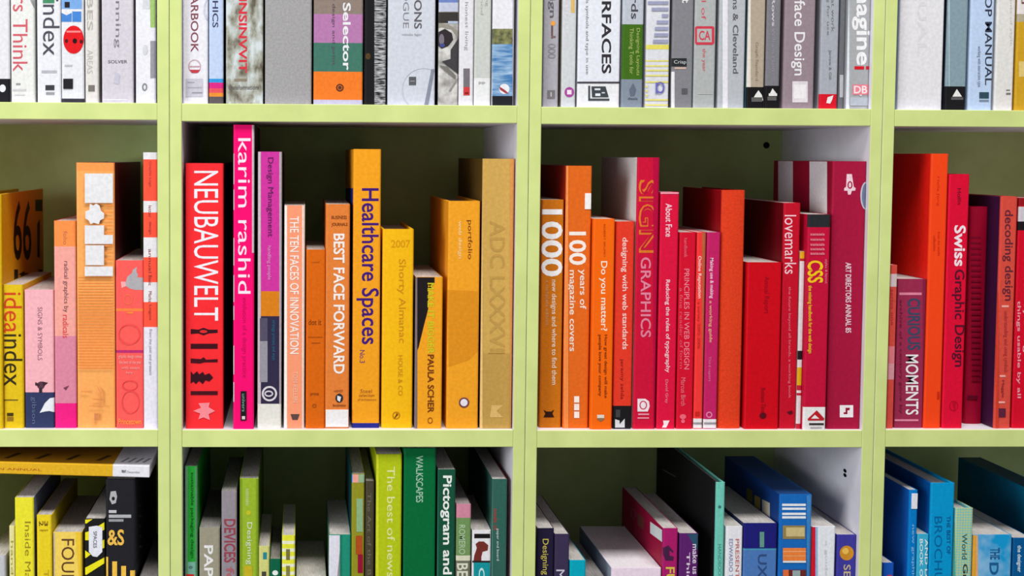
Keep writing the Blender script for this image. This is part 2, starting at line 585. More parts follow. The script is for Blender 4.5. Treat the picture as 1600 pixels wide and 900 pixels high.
book(1, 2, 606, 680, -250, (204, 207, 217), 'wide pale blue grey book with two lines of lettering and a small dark square',
     [('t', 'UNIQUE DIALOGUE', 628, 639, -150, 44, (132, 130, 138)), ('t', 'CONVERSATIONS', 647, 659, -135, 45, (96, 92, 98), 1), ('h', 'nicholas fagan', 628, 52, 658, 57, (150, 148, 154)),
      ('o', 662, 140, 34, 34, 1, (196, 198, 208)), ('r', 639, 120, 650, 133, (92, 92, 98)), ('r', 641, 126, 648, 127.5, (150, 150, 156)),
      ('p', [(674, 108), (679, 108), (669, 164), (663, 164)], (134, 138, 154))])
book(1, 2, 685, 716, -220, 'bwphoto', 'black and white photo book with a dark eye shape on its spine',
     [('r', 684, -60, 716, 4, (110, 130, 190)), ('r', 684, 4, 716, 18, (190, 194, 214)), ('r', 684, 19, 716, 36, (58, 54, 52)), ('r', 700, 33, 716, 37, (176, 186, 204)),
      ('p', [(685, 36), (700, 38), (716, 48), (716, 60), (706, 46), (690, 42), (685, 44)], (150, 144, 132)),
      ('p', [(685, 50), (695, 45), (706, 52), (708, 62), (700, 72), (690, 76), (685, 72)], (50, 44, 48)), ('e', 690, 62, 4, 9, (120, 112, 124)), ('e', 691, 71, 4, 3, (70, 78, 140)),
      ('p', [(716, 60), (704, 78), (704, 92), (690, 96), (700, 104), (716, 116)], (66, 64, 66)), ('p', [(686, 102), (698, 104), (712, 118), (712, 124), (694, 110)], (120, 116, 110)),
      ('p', [(712, 124), (716, 122), (704, 142), (701, 142)], (150, 146, 144))], left=(34, 24, 26))
book(1, 2, 717, 740, -170, (224, 222, 226), 'slim white book with a grey and red block low on its spine',
     [('t', 'design for an honest living', 725, 732, -80, 79, (150, 146, 150)), ('r', 724, 107, 734, 137, (118, 112, 116)), ('r', 724, 136, 734, 149, (206, 62, 66)), ('r', 726, 144, 732, 147, (140, 30, 36))])
book(1, 2, 741, 767, -210, (200, 202, 196), 'pale grey beige book with a white foot, left of the lake photo spine',
     [('b', 122, 170, (228, 228, 228)), ('t', 'working', 758, 763, -40, 10, (160, 160, 152)), ('t', 'method', 751, 755, -30, 23, (172, 172, 164)), ('h', 'pp', 748, 128, 758, 132, (160, 158, 156), 1)])
book(1, 2, 769, 803, -190, (226, 225, 230), 'white book with a lake photograph of trees and blue water on its spine',
     [('r', 769, 45, 801, 70, 'trees'), ('r', 769, 69, 801, 150, 'water'), ('r', 769, 150, 801, 170, (32, 34, 38)), ('r', 801, -200, 810, 170, (190, 186, 194)),
      ('e', 788, 139, 8, 8, (228, 228, 232)), ('p', [(780, 135), (788, 140), (795, 146), (790, 146), (781, 140)], (160, 60, 66))])
# ---- upper shelf, third bookcase
book(1, 3, 849, 873, -205, (172, 169, 177), 'grey book with a small orange dot, first in the third upper bay',
     [('t', 'Design', 856, 868, -50, 28, (100, 96, 100), 1), ('e', 864, 36.5, 3.5, 4, (240, 160, 70)), ('r', 861, 40, 864, 60, (110, 84, 84)), ('r', 861, 56, 868, 59, (130, 100, 100)),
      ('t', 'OOO', 856, 868, 68, 91, (146, 143, 148), 1), ('r', 855, 141, 867, 154, (120, 116, 120)), ('r', 860, 144, 862, 151, (190, 188, 190))], right=(160, 120, 60))
book(1, 3, 878, 900, -160, (206, 209, 211), 'pale grey book with a purple ring emblem near its foot',
     [('r', 892, -60, 898, 20, (220, 182, 110)), ('t', 'reference', 884, 890, -40, 74, (222, 216, 222)), ('e', 889.5, 144, 7.5, 8, (168, 72, 152)), ('r', 886, 140.5, 893, 147.5, (236, 226, 236))])
book(1, 3, 903, 969, -230, (226, 228, 236), 'wide white book with heavy black capitals and a black line above its foot',
     [('t', 'INTERFACES', 940, 955, -70, 115, (52, 48, 54), 2), ('t', 'designing grids symbols and type in use', 914, 920, -60, 116, (120, 118, 124)),
      ('r', 900, 127.5, 972, 130.5, (70, 66, 76)), ('b', 130, 170, (232, 232, 234)), ('p', [(919, 134), (922, 134), (922, 154), (952, 154), (952, 157.5), (919, 157.5)], (70, 76, 80)),
      ('p', [(924, 135), (946, 135), (951, 152), (925, 152)], (64, 70, 76)), ('r', 929, 138, 938, 141, (210, 218, 220)), ('r', 930, 146, 938, 150, (224, 230, 232)), ('r', 940, 144, 945, 146, (200, 208, 212))])
book(1, 3, 972, 1005, -195, (186, 192, 202), 'grey blue book with a dark green block across the middle of its spine',
     [('b', 38, 124, (64, 106, 26)), ('b', 124, 170, (132, 142, 156)), ('t', 'Boards', 986, 997, -50, 30, (74, 72, 82), 1), ('t', 'Thinking Tools for', 982, 990, 44, 116, (170, 186, 100)),
      ('t', 'Designing Layouts', 993, 1000, 44, 118, (170, 186, 100)), ('p', [(983, 140), (989, 130), (994, 140), (991, 150), (985, 150)], (100, 108, 124)), ('h', 'deals', 981, 152, 996, 156, (80, 84, 96), 1)])
_d = [('r', 1008, 70 + 0, 1047, 77, (226, 214, 96))]
for _y in (94, 102, 109, 117, 127, 155, 163):
    _d.append(('r', 1006, _y, 1047, _y + 2.4, (226, 216, 110)))
for _y, _a in ((2, 1012), (12, 1018), (22, 1034), (32, 1026), (42, 1023), (52, 1022), (62, 1020)):
    _d.append(('r', _a, _y, 1044, _y + 5, (156, 158, 186)))
for _y in (134, 141, 148):
    _d.append(('r', 1006, _y, 1012, _y + 2.4, (226, 216, 110)))
_d += [('o', 1031, 137, 7, 9, 2.6, (110, 108, 186)), ('r', 1024, 129, 1027, 146, (110, 108, 186))]
book(1, 3, 1009.5, 1046, -180, (218, 217, 224), 'white book with yellow stripes, grey blue bars and a blue emblem', _d)
book(1, 3, 1050, 1083, -185, (130, 130, 135), 'dark grey book with a small black label and a white left edge low down',
     [('r', 1049, 112, 1054, 175, (226, 224, 226)), ('r', 1046, 91, 1073, 104, (42, 44, 46)), ('h', 'Crisp', 1053, 94, 1072, 101, (200, 206, 206)), ('r', 1054, 105, 1072, 108, (206, 176, 160)),
      ('t', 'report', 1062, 1076, -50, 5, (226, 226, 224), 2), ('r', 1065, 138, 1074, 147, (90, 90, 94))])
book(1, 3, 1084.5, 1118, -210, (174, 177, 176), 'grey book with a red rounded frame and red lettering on its spine',
     [('t', 'annual of', 1096, 1103, -55, 31, (206, 84, 96)), ('t', 'the year', 1096, 1103, 76, 112, (206, 84, 96)), ('p', [(1088, 41), (1114, 41), (1116, 43), (1116, 67), (1114, 70), (1088, 70), (1086, 67), (1086, 43)], (206, 58, 76)),
      ('p', [(1089, 45), (1112, 45), (1112, 66), (1089, 66)], (178, 180, 178)), ('h', 'CA', 1092, 48, 1110, 63, (200, 70, 84), 2), ('r', 1090, 146, 1114, 147, (190, 190, 188))])
book(1, 3, 1123, 1164, -200, (182, 185, 190), 'light grey book with a white stripe down the left of its spine',
     [('r', 1129, -210, 1137, 170, (228, 226, 230)), ('t', 'Wilkins & Cleveland', 1145, 1153.5, -45, 115, (96, 94, 98), 1)])
book(1, 3, 1168, 1195, -150, (176, 162, 142), 'tan book with a black foot bearing a white triangle mark',
     [('r', 1166, -160, 1173, 136, (222, 214, 204)), ('t', 'Graph Standard', 1179, 1185, 66, 126, (138, 122, 104)), ('b', 136, 170, (24, 22, 24)),
      ('p', [(1185, 141), (1190, 148), (1180, 148)], (230, 230, 226)), ('p', [(1180, 148), (1190, 148), (1193, 157), (1175, 157)], (228, 228, 224)), ('r', 1174, 152, 1191, 159, (96, 94, 92))], left=(90, 140, 160))
book(1, 3, 1197, 1219, -150, (126, 124, 130), 'slim dark grey book, black foot with white triangle mark, right of the tan one',
     [('t', 'Data Rows', 1206, 1211, -50, 41, (206, 204, 208), 1), ('t', 'William Plain', 1206, 1211, 44, 111, (152, 150, 156)), ('b', 134, 170, (24, 22, 24)),
      ('p', [(1207, 138), (1213, 146), (1203, 146)], (230, 230, 226)), ('r', 1201, 146, 1214, 150, (226, 226, 222)), ('r', 1199, 151, 1213, 157, (96, 94, 92))])
book(1, 3, 1225, 1273, -215, (150, 132, 140), 'wide mauve grey book with white lettering and a white square near its foot',
     [('t', 'Interface Design', 1236, 1258, -48, 118, (232, 228, 230), 1), ('r', 1238, 127, 1262, 160, (222, 214, 218)), ('r', 1240.5, 132, 1259, 154, (236, 232, 234))])
book(1, 3, 1282, 1310, -170, (168, 171, 180), 'grey book with a bright red foot beside the dark gap',
     [('t', 'Forms that work', 1299, 1304, -60, 50, (112, 112, 118)), ('t', 'Designing for use', 1291, 1296, -60, 55, (120, 120, 126)), ('t', 'Jarrow & Gill', 1294, 1299, 78, 124, (112, 112, 118)),
      ('b', 147, 170, (212, 22, 42)), ('p', [(1293, 152), (1302, 149), (1300, 156), (1297, 162), (1291, 161)], (236, 226, 226))])
book(1, 3, 1311, 1320, -140, (126, 128, 134), 'very thin dark grey booklet just right of the grey book with a bright red foot',
     [('r', 1312, 117, 1318, 152, (214, 214, 220))], back=16)
book(1, 3, 1322.5, 1360, -205, (170, 171, 174), 'grey book with large white lettering and a red exclamation mark',
     [('r', 1322, -210, 1327, 175, (222, 226, 232)), ('t', 'imagine', 1331, 1360, -38, 102, (238, 237, 238), 2), ('r', 1335, 103.5, 1350, 108.5, (214, 26, 40)), ('r', 1353, 103.5, 1359.5, 108.5, (214, 26, 40)),
      ('r', 1332, 132, 1357, 148, (236, 130, 144)), ('h', 'DB', 1334, 134, 1355, 146, (240, 226, 228), 2), ('p', [(1342, 148), (1347, 148), (1345, 151)], (226, 224, 226)), ('r', 1328, 152, 1362, 165, (184, 190, 200))])
# ---- upper shelf, rightmost bookcase
book(1, 4, 1405, 1474, -240, (226, 224, 227), 'thick plain white book with faint blind lettering in the rightmost upper bay',
     [('t', 'VISUAL', 1434, 1448, -60, 88, (218, 216, 219), 1)], left=(170, 196, 214), hard=True)
book(1, 4, 1479, 1511, -185, (134, 156, 166), 'grey blue book with a black foot and white triangle mark',
     [('b', 135, 172, (24, 24, 26)), ('p', [(1495, 139), (1503, 151), (1488, 151)], (232, 230, 226)), ('r', 1486, 152, 1505, 156, (92, 90, 90)), ('r', 1482, -180, 1484, 135, (166, 188, 196))], left=(34, 40, 52))
book(1, 4, 1515, 1552, -195, (188, 208, 236), 'light blue manual with black capital lettering along its spine',
     [('t', 'DESKTOP MANUAL', 1539, 1550, -78, 133, (52, 58, 76), 1), ('t', 'working with interactive type', 1526, 1533, 72, 136, (116, 124, 146)), ('r', 1530, 144, 1545, 154, (50, 76, 90)), ('r', 1530, 156, 1545, 159, (120, 134, 152))])
book(1, 4, 1556, 1585, -160, (224, 221, 217), 'off-white book between the light blue manual and the mustard book',
     [('t', 'the elements of style', 1577, 1582, -60, 72, (196, 190, 184)), ('r', 1572, 140, 1578, 142, (120, 116, 112)), ('r', 1572, 145, 1579, 148, (120, 116, 112))])
book(1, 4, 1588, 1626, -175, (204, 158, 38), 'mustard yellow book with a pale top band at the right photo edge',
     [('b', -220, 22, (226, 218, 216)), ('b', 22, 34, (176, 166, 140)), ('r', 1592, 96, 1612, 120, (222, 196, 120)), ('t', 'Grid', 1596, 1606, -50, 6, (110, 70, 60))])

# ---- middle shelf, leftmost bookcase
book(2, 1, -45, 2.8, 303, (222, 186, 24), 'tall yellow book whose cover shows big dark numerals, at the left photo edge',
     [('t', 'typefaces', -34, -22, 330, 600, (90, 70, 20))], back=5, depth=262, right=(214, 160, 20), ym=450,
     rdec=[('h', '66', 21, 313, 49, 407, (34, 28, 10), 1), ('p', [(55, 312), (66, 312), (66, 330), (55, 330)], (40, 44, 22)), ('h', 'ltd', 22, 421, 66, 438, (34, 26, 12), 2),
           ('p', [(58, 350), (62, 341), (62, 402), (58, 402)], (50, 42, 16))], hard=True, plabel={'front_cover': 'yellow cover with two big dark numerals'})
book(2, 1, 3.2, 36.5, 445, (222, 186, 24), 'shorter yellow book with red and black lowercase lettering, next to the pink book',
     [('t', 'idea', 6, 34, 457, 520, (204, 66, 30), 0), ('t', 'index', 6, 35, 522, 603, (50, 42, 22), 0), ('r', 4, 624, 28, 626, (120, 96, 30)), ('r', 11, 645, 21, 650, (70, 52, 20)), ('r', 11, 651, 21, 658, (146, 110, 30))],
     back=9, depth=185)
book(2, 1, 38.5, 84.5, 453, (240, 174, 182), 'pink book with a navy foot and a white bird mark',
     [('b', 613, 690, (48, 56, 94)), ('t', 'SIGNS & SYMBOLS', 59, 66, 480, 563, (136, 92, 104)), ('e', 64, 602, 6, 6, (90, 56, 70)), ('p', [(55, 597), (62, 600), (62, 604), (55, 602)], (70, 40, 50)), ('p', [(66, 596), (75, 598), (68, 604)], (60, 36, 46)),
      ('r', 61, 606, 66, 613, (50, 40, 50)), ('t', 'gibson', 48, 57, 620, 662, (92, 106, 140)), ('p', [(85, 621), (78, 622), (70, 630), (66, 638), (62, 645), (70, 643), (77, 642), (85, 644)], (226, 228, 234))], back=11, depth=190)
book(2, 1, 85, 119, 345, (248, 142, 72), 'slim book banded in orange, salmon, mauve and magenta from top to foot',
     [('b', 385, 525, (240, 162, 150)), ('b', 525, 630, (216, 132, 156)), ('b', 630, 690, (236, 30, 128)), ('t', 'folio', 99, 105, 361, 382, (190, 110, 80)),
      ('t', 'radical graphics by', 98, 107, 408, 488, (110, 66, 74)), ('t', 'radicals', 98, 107, 492, 528, (220, 60, 66)), ('p', [(99, 606), (108, 602), (103, 610)], (120, 60, 84))], back=10, depth=240, left=(230, 60, 24))
_d = [('b', 240, 267, (250, 152, 78))]
for _k in range(33):
    _d.append(('r', 122, 433 + _k * 4.4, 177, 434.6 + _k * 4.4, (236, 138, 66)))
for _k in range(9):
    _d.append(('r', 164, 320 + _k * 10.5, 177, 322 + _k * 10.5, (236, 142, 70)))
_d += [('r', 133, 271, 177, 317, W_), ('p', [(141, 318), (146, 321), (151, 318), (156, 321), (158, 329), (163, 333), (163, 341), (157, 344), (155, 350), (147, 348), (142, 350), (139, 344), (134, 341), (134, 330), (140, 328)], W_),
       ('p', [(133, 352), (163, 352), (163, 367), (177, 367), (177, 381), (133, 381)], W_), ('r', 134, 383, 163, 414, W_), ('r', 133, 416, 177, 431, W_),
       ('p', [(150, 600), (160, 612), (160, 632), (157, 632), (157, 614)], (228, 146, 84)), ('r', 127, 610, 140, 612, (228, 146, 84)), ('r', 146, 622, 160, 624, (228, 146, 84)),
       ('r', 140, 633, 165, 634.5, (228, 146, 84)), ('r', 148, 645, 154, 656, (212, 134, 84))]
book(2, 1, 120, 179.5, 254, (250, 168, 92), 'tall thick pale orange book with white pixel shapes and fine horizontal lines',
     _d, back=10, depth=262, right=(60, 20, 18), left=(240, 90, 40))  # right cover nearly black: the shade on that side is in its colour
book(2, 1, 181, 224, 407, (255, 92, 86), 'coral red book with a grey rabbit silhouette near its top',
     [('p', [(195, 446), (199, 432), (206, 427), (208, 421), (214, 417), (213, 424), (216, 430), (214, 433), (224, 434), (224, 453), (212, 453), (203, 451)], (172, 168, 172)),
      ('p', [(189, 440), (196, 440), (197, 447), (190, 450)], (250, 170, 170)), ('b', 482, 486, (244, 130, 60)), ('r', 198, 487, 208, 490, (244, 130, 60)), ('o', 200, 468, 7, 8, 1.2, (250, 116, 76)),
      ('b', 547, 551.5, (186, 44, 108)), ('h', 'graphic design annual', 185, 554, 222, 561, (250, 160, 156), 1), ('h', 'the best of the year', 186, 563, 221, 570, (250, 156, 152), 1), ('h', 'with essays', 190, 572, 218, 578, (250, 150, 148), 1), ('h', 'forty', 197, 580, 208, 585, (250, 150, 148), 1),
      ('o', 203, 602, 12, 8, 1.2, (236, 70, 74)), ('o', 204, 628, 14, 18, 1.2, (240, 76, 80)), ('h', 'Princetown', 185, 654, 221, 663, (252, 150, 70), 1), ('o', 202, 522, 17, 16, 1.2, (240, 78, 80))], back=9, depth=215, right=(150, 26, 30))
_d = [('b', 230, 249, W_), ('b', 314, 332, W_), ('b', 371, 402, W_), ('b', 441, 472, W_), ('b', 511, 690, (226, 222, 232))]
for _t, _y0, _y1 in (('Graphis Logo', 252, 292), ('letter', 321, 340), ('design', 346, 366), ('annual', 389, 426), ('Basic', 430, 446), ('Marks', 455, 472), ('Logos', 476, 500)):
    _d.append(('t', _t, 232, 237, _y0, _y1, (150, 60, 60)))
_d.append(('t', 'from the past and present', 232, 237.5, 514, 586, (130, 128, 140)))
book(2, 1, 224, 246, 238, (252, 84, 60), 'slim white book with four orange red blocks, last in the left middle bay', _d, back=9, depth=230)
# ---- middle shelf, second bookcase
book(2, 2, 290, 349, 255, (250, 44, 50), 'thick bright red book with angular white capitals and black icons',
     [('t', 'NEUBAUWELT', 303, 341, 267, 501, (236, 234, 240), 0),
      ('p', [(298, 514), (310, 515), (318, 512), (326, 515), (340, 515), (340, 520), (326, 521), (318, 524), (310, 521), (298, 522)], (54, 16, 26)), ('e', 318, 518, 6, 2.4, (220, 40, 46)),
      ('r', 298, 537, 340, 545, (62, 12, 24)), ('p', [(298, 560), (314, 561), (318, 558), (322, 562), (340, 561), (340, 566), (320, 566), (312, 568), (298, 567)], (66, 14, 26)),
      ('p', [(298, 580), (302, 585), (308, 580), (311, 585), (317, 581), (320, 586), (327, 583), (333, 590), (327, 596), (321, 594), (317, 600), (311, 595), (306, 600), (302, 596), (298, 599)], (52, 14, 26)),
      ('r', 298, 611, 340, 617, (70, 14, 26)), ('p', [(310, 630), (328, 629), (326, 636), (336, 642), (326, 647), (328, 656), (318, 652), (310, 655), (313, 646), (302, 642), (314, 637)], (250, 138, 148))], back=8, depth=230, hard=False, right=(96, 12, 16))  # right cover darkened, painting in the shade of the gap beside it
_d = [('t', 'karim rashid', 372, 391.5, 216, 459, (244, 226, 238), 0), ('t', 'evolution of a design practice', 377, 386, 465, 590, (200, 6, 84)), ('r', 393.8, 190, 400, 395, (206, 196, 200))]
for _a, _b in ((240, 288), (296, 328), (372, 415), (430, 472), (478, 500), (540, 585), (597, 628)):
    _d.append(('r', 360, _a, 366, _b, (214, 206, 212)))
book(2, 2, 364.5, 397, 195, (255, 6, 112), 'tallest hot pink book with white lowercase lettering and a small black label',
     _d + [('r', 376, 611, 385, 657, (24, 24, 26)), ('t', 'univers', 378, 383, 615, 643, (110, 150, 140), 1), ('r', 378, 650, 383, 655, (220, 200, 200))], back=6, depth=220, left=(120, 20, 50), right=(60, 50, 54))
book(2, 2, 402.5, 440, 237, (206, 52, 156), 'magenta book with orange, navy and cream bands and grey cover edges',
     [('b', 455, 494, (216, 126, 24)), ('b', 494, 631, (50, 42, 70)), ('b', 631, 690, (226, 223, 214)), ('r', 400, 230, 407.5, 631, (198, 184, 188)), ('r', 436.5, 230, 446, 631, (186, 172, 178)),
      ('r', 406, 497, 418, 533, (84, 78, 98)), ('r', 406, 533, 418, 597, (150, 146, 156)), ('t', 'Design Management', 416, 427, 246, 370, (96, 34, 88)), ('t', 'handling people', 417, 424, 384, 437, (226, 150, 204)),
      ('t', 'strategy process and ways', 424, 431, 500, 563, (30, 106, 138)), ('o', 421, 615, 12, 12, 3, (214, 208, 212)), ('o', 420, 615, 7, 5, 2.4, (206, 200, 206))], back=9, depth=230, left=(90, 80, 84), right=(70, 60, 66))
book(2, 2, 444, 476, 321, (255, 152, 114), 'salmon book with white capitals and pale edges, left of the narrow orange book',
     [('r', 438, 315, 448.5, 680, (248, 234, 226)), ('r', 472, 315, 482, 680, (244, 216, 202)), ('t', 'THE TEN FACES OF INNOVATION', 453, 467, 338, 553, (252, 230, 220), 1), ('t', 'TOM KELLEN', 458, 465, 580, 629, (253, 196, 170)),
      ('p', [(454, 647), (468, 647), (465, 656), (457, 656)], (92, 70, 66))], back=9, depth=180, left=(235, 225, 218), right=(235, 225, 218))
book(2, 2, 478, 508, 390, (216, 100, 12), 'narrow plain orange book, shortest between the salmon and the white labelled books',
     [('h', 'dot it', 482, 499, 502, 508, (130, 60, 10), 1), ('h', 'noted', 487, 408, 499, 411, (170, 78, 14)), ('r', 481, 526, 504, 527.5, (176, 78, 10)), ('r', 487, 535, 500, 536.5, (176, 78, 10)), ('h', 'press', 485, 614, 498, 619, (140, 66, 14)), ('o', 491, 634, 3, 3, 1, (160, 76, 16))], back=9, depth=190)
book(2, 2, 508.5, 546, 319, (226, 126, 54), 'orange brown book with bold white capitals and a white label at its foot',
     [('h', 'BUSINESS', 518, 337, 542, 342.5, (126, 58, 22), 2), ('h', 'JOURNALS', 518, 348, 543, 354.5, (126, 58, 22), 2), ('t', 'BEST FACE FORWARD', 521, 538.5, 365, 584, (244, 232, 226), 2),
      ('h', 'HARVEST', 522, 609, 536, 613, (140, 70, 30)), ('e', 530, 622, 6, 7, (44, 40, 46)), ('p', [(527, 618), (533, 620), (531, 628), (527, 625)], (220, 220, 226)), ('h', 'business', 520, 631, 540, 635, (130, 64, 26), 1)], back=9, depth=200, stickers=[('sticker', 509, 640, 546, 667, (236, 232, 232), 'white paper label')])
book(2, 2, 551, 594, 233, (242, 160, 30), 'tall orange book with navy blue lettering and a blue foot line',
     [('b', 661, 690, (36, 40, 134)), ('t', 'Healthcare Spaces', 557, 592, 294, 538, (66, 24, 116), 1), ('t', 'No.3', 562, 570, 547, 567, (110, 50, 110)), ('h', 'Steel', 563, 608, 581, 614, (180, 100, 40)), ('h', 'selection', 561, 615, 585, 620, (180, 100, 40)), ('h', 'of architecture', 559, 622, 588, 626, (180, 100, 40))],
     back=12, depth=270, left=(242, 160, 30), ldec=[('p', [(538, 294), (556, 294), (556, 700), (500, 700)], (34, 48, 130))], hard=True)
book(2, 2, 597, 645.5, 358, (248, 184, 18), 'plain yellow book with faint gold lettering, shorter neighbour of the tall orange one',
     [('h', '2007', 611, 375, 641, 387, (216, 150, 14), 1), ('t', "Shorty Almanac", 620, 634, 405, 536, (206, 142, 20), 0), ('t', 'HOUSE & CO', 622, 629, 555, 618, (206, 142, 20)), ('o', 619, 649, 6, 6, 1.6, (190, 124, 20)), ('p', [(615, 655), (620, 645), (622, 648)], (110, 66, 20))], back=11, depth=185, hard=True, bulge=1)
book(2, 2, 648.5, 691, 433, (242, 162, 32), 'orange book with a black wedge down its upper left spine and a grey edge',
     [('p', [(652, 425), (679, 425), (679, 442), (669, 442), (669, 483), (662, 510), (654, 543), (652, 548)], (30, 24, 26)), ('r', 646, 430, 652, 690, (120, 106, 112)),
      ('t', 'MAKE IT BIGGER', 668, 678.5, 442, 553, (206, 196, 32), 2), ('t', 'PAULA SCHER', 668, 678, 554, 645, (118, 54, 16), 2), ('t', 'O', 668, 676, 652, 662, (150, 76, 16))], back=8, depth=190, left=(60, 56, 60))
book(2, 2, 699, 748.5, 314, (240, 160, 36), 'wide orange portfolio with a water stain and a small ringed white dot',
     [('p', [(699, 453), (746, 455), (747, 548), (734, 562), (716, 568), (701, 573)], (222, 142, 28)), ('t', 'web design', 715, 722, 345, 404, (250, 206, 140), 1), ('t', 'portfolio', 729, 738, 344, 405, (124, 58, 22), 0),
      ('e', 725, 629, 8.2, 8.2, (120, 70, 70)), ('e', 725, 629, 5.6, 5.6, (232, 226, 236))], back=8, depth=225, hard=True)
book(2, 2, 752, 801.5, 248, (206, 164, 84), 'dull gold book with blind embossed Roman numerals at the right of the orange shelf',
     [('r', 755, 552, 797, 690, (190, 150, 76)), ('t', 'ADC LXXXVI', 765, 789, 345, 549, (190, 148, 74), 1), ('r', 763, 551, 789, 553, (170, 128, 60)), ('p', [(768, 633), (786, 633), (776, 642), (786, 652), (766, 652), (766, 650)], (216, 178, 106)),
      ('r', 797, 240, 806, 690, (222, 150, 80)), ('r', 748, 240, 754, 690, (228, 190, 120))], back=8, depth=250, left=(90, 68, 26), hard=False)  # left cover is the gold with its shadow mixed into the colour
# ---- middle shelf, third bookcase
book(2, 3, 845, 879, 312, (204, 114, 20), 'brown orange book with large white numerals at the left of the red shelf',
     [('t', '1000', 845.5, 879, 327, 432, (244, 240, 240), 2), ('t', 'new designs and where to find them', 860, 870, 437, 601, (240, 214, 190), 1), ('t', 'a complete edition', 851, 858, 438, 508, (222, 160, 110)),
      ('p', [(849, 640), (854, 643), (861, 643), (866, 640), (863, 646), (866, 652), (849, 652), (852, 646)], (50, 24, 12))], back=16, depth=180)
book(2, 3, 882, 922, 259, (226, 104, 28), 'tall orange book with white lettering, a white sticker and three white squares',
     [('t', '100', 889, 916, 362, 414, (248, 234, 226), 2), ('t', 'magazine covers', 887, 899, 422, 549, (246, 222, 206), 1), ('t', 'years of', 903, 916, 421, 483, (246, 222, 206), 1), ('r', 897, 619, 905, 629, (248, 232, 224)), ('r', 897, 631, 905, 641, (248, 232, 224)), ('r', 897, 643, 905, 653, (248, 232, 224)),
      ('r', 881, 250, 888, 690, (244, 140, 70))], back=13, depth=240, left=(170, 36, 14), stickers=[('sticker', 914, 302, 930, 327, (242, 238, 236), 'white sticker')])
book(2, 3, 925, 958.5, 342, (255, 104, 10), 'vivid orange book with white question lettering and two dark brown lines',
     [('t', 'Do you matter?', 936, 949, 408, 517, (250, 226, 206), 1), ('t', 'How great design will make', 943, 949, 523, 622, (122, 44, 8), 1), ('t', 'people love your company', 934, 940, 523, 619, (122, 44, 8), 1), ('t', 'ROBERT BRUNO', 943, 946, 350, 401, (200, 74, 10)),
      ('p', [(933, 648), (944, 648), (944, 655), (940, 658), (937, 658), (933, 655)], (226, 214, 200)), ('p', [(933, 653), (944, 653), (944, 655), (940, 658), (937, 658), (933, 655)], (150, 110, 80))], back=6, depth=185)
book(2, 3, 960, 989, 346, (230, 58, 38), 'red orange book with pale lettering and a black foot with white symbol',
     [('t', 'designing with web standards', 970, 981, 371, 546, (250, 206, 200), 1), ('t', 'jeremy zelda', 968, 975, 561, 624, (140, 24, 18)), ('b', 634, 690, (26, 24, 26)), ('p', [(961, 655), (968, 657), (968, 663), (976, 654), (976, 668), (961, 668)], (214, 214, 216)), ('r', 962, 640, 969, 652, (64, 64, 66))], back=9, depth=185)
_c = (222, 120, 40)
book(2, 3, 992.5, 1027, 246, (206, 16, 56), 'tall crimson book with orange outlined capitals and a white emblem at its foot',
     [('t', 'SIGN', 998, 1026, 281, 395, _c, 2), ('t', 'SIGN', 1001, 1023, 285, 391, (196, 18, 54), -1), ('t', 'GRAPHICS', 1001, 1017, 402, 527, (226, 130, 156), 1),
      ('p', [(996, 623), (1008, 623), (1014, 627), (1015, 635), (1012, 643), (996, 643)], (240, 226, 230)), ('o', 1005, 633, 6, 7, 1.8, (206, 60, 90)), ('r', 997, 646, 1014, 648.4, (236, 150, 170)), ('r', 996, 652, 1014, 654, (236, 150, 170)), ('r', 1021, 240, 1032, 690, (186, 6, 62))],
     back=9, depth=195, left=(224, 221, 219), plabel={'back_cover': 'white cover'}, hard=True)
book(2, 3, 1029, 1058, 300, (222, 18, 62), 'crimson book with small white title at its top and a white wedge at its foot',
     [('t', 'About Face', 1040, 1050, 318, 370, (250, 206, 216), 1), ('t', 'Reducing the rules of typography', 1038.5, 1047, 437, 582, (250, 206, 214), 1), ('t', 'David Gray', 1038.5, 1044, 593, 630, (240, 140, 156)),
      ('p', [(1036, 657), (1046, 657), (1041, 668), (1034, 668), (1037, 663)], (248, 226, 228)), ('p', [(1026, 300), (1061, 300), (1061, 303), (1026, 303)], (246, 150, 170))], back=9, depth=175)
book(2, 3, 1059.5, 1085, 363, (214, 14, 46), 'plain red book with two columns of pink lettering, right of the small title book',
     [('t', 'PRINCIPLES IN WEB DESIGN', 1069, 1077, 420, 577, (240, 136, 152)), ('t', 'a fine reader of form', 1062, 1067, 450, 576, (232, 90, 110)), ('t', 'handbook', 1069, 1074, 372, 402, (238, 110, 130)), ('t', 'Marcus Birch', 1064, 1071, 590, 634, (240, 120, 136)), ('e', 1067, 651, 5, 4, (236, 100, 120)), ('e', 1067, 658, 3, 3, (236, 100, 120))], back=9, depth=165)
book(2, 3, 1086.5, 1100.5, 363, (248, 56, 54), 'thin red booklet with a brown right edge and white label at its foot',
     [('r', 1097, 363, 1104, 690, (186, 96, 60)), ('t', 'Online Reputation', 1089.5, 1096, 400, 466, (252, 214, 210), 1), ('t', 'a survey 2002-2006', 1088.5, 1094, 472, 545, (196, 34, 34)), ('b', 654, 669, (232, 226, 226)), ('r', 1083, 660, 1099, 663, (150, 146, 148)), ('r', 1086, 643, 1093, 650, (206, 34, 34))], back=9, depth=165)
book(2, 3, 1102, 1123, 363, (196, 32, 98), 'thin magenta booklet with white label at its foot beside the cloth book',
     [('t', 'Making use & making', 1108, 1115, 403, 466, (246, 206, 224), 1), ('t', 'a working guide', 1107, 1113, 470, 535, (232, 176, 130), 1), ('t', 'Third report', 1106, 1111, 557, 596, (226, 120, 160)), ('b', 655, 669, (232, 226, 228)), ('r', 1100, 660, 1122, 663, (150, 146, 148)), ('o', 1108, 648, 5, 5, 2, (226, 130, 170))], back=9, depth=165)
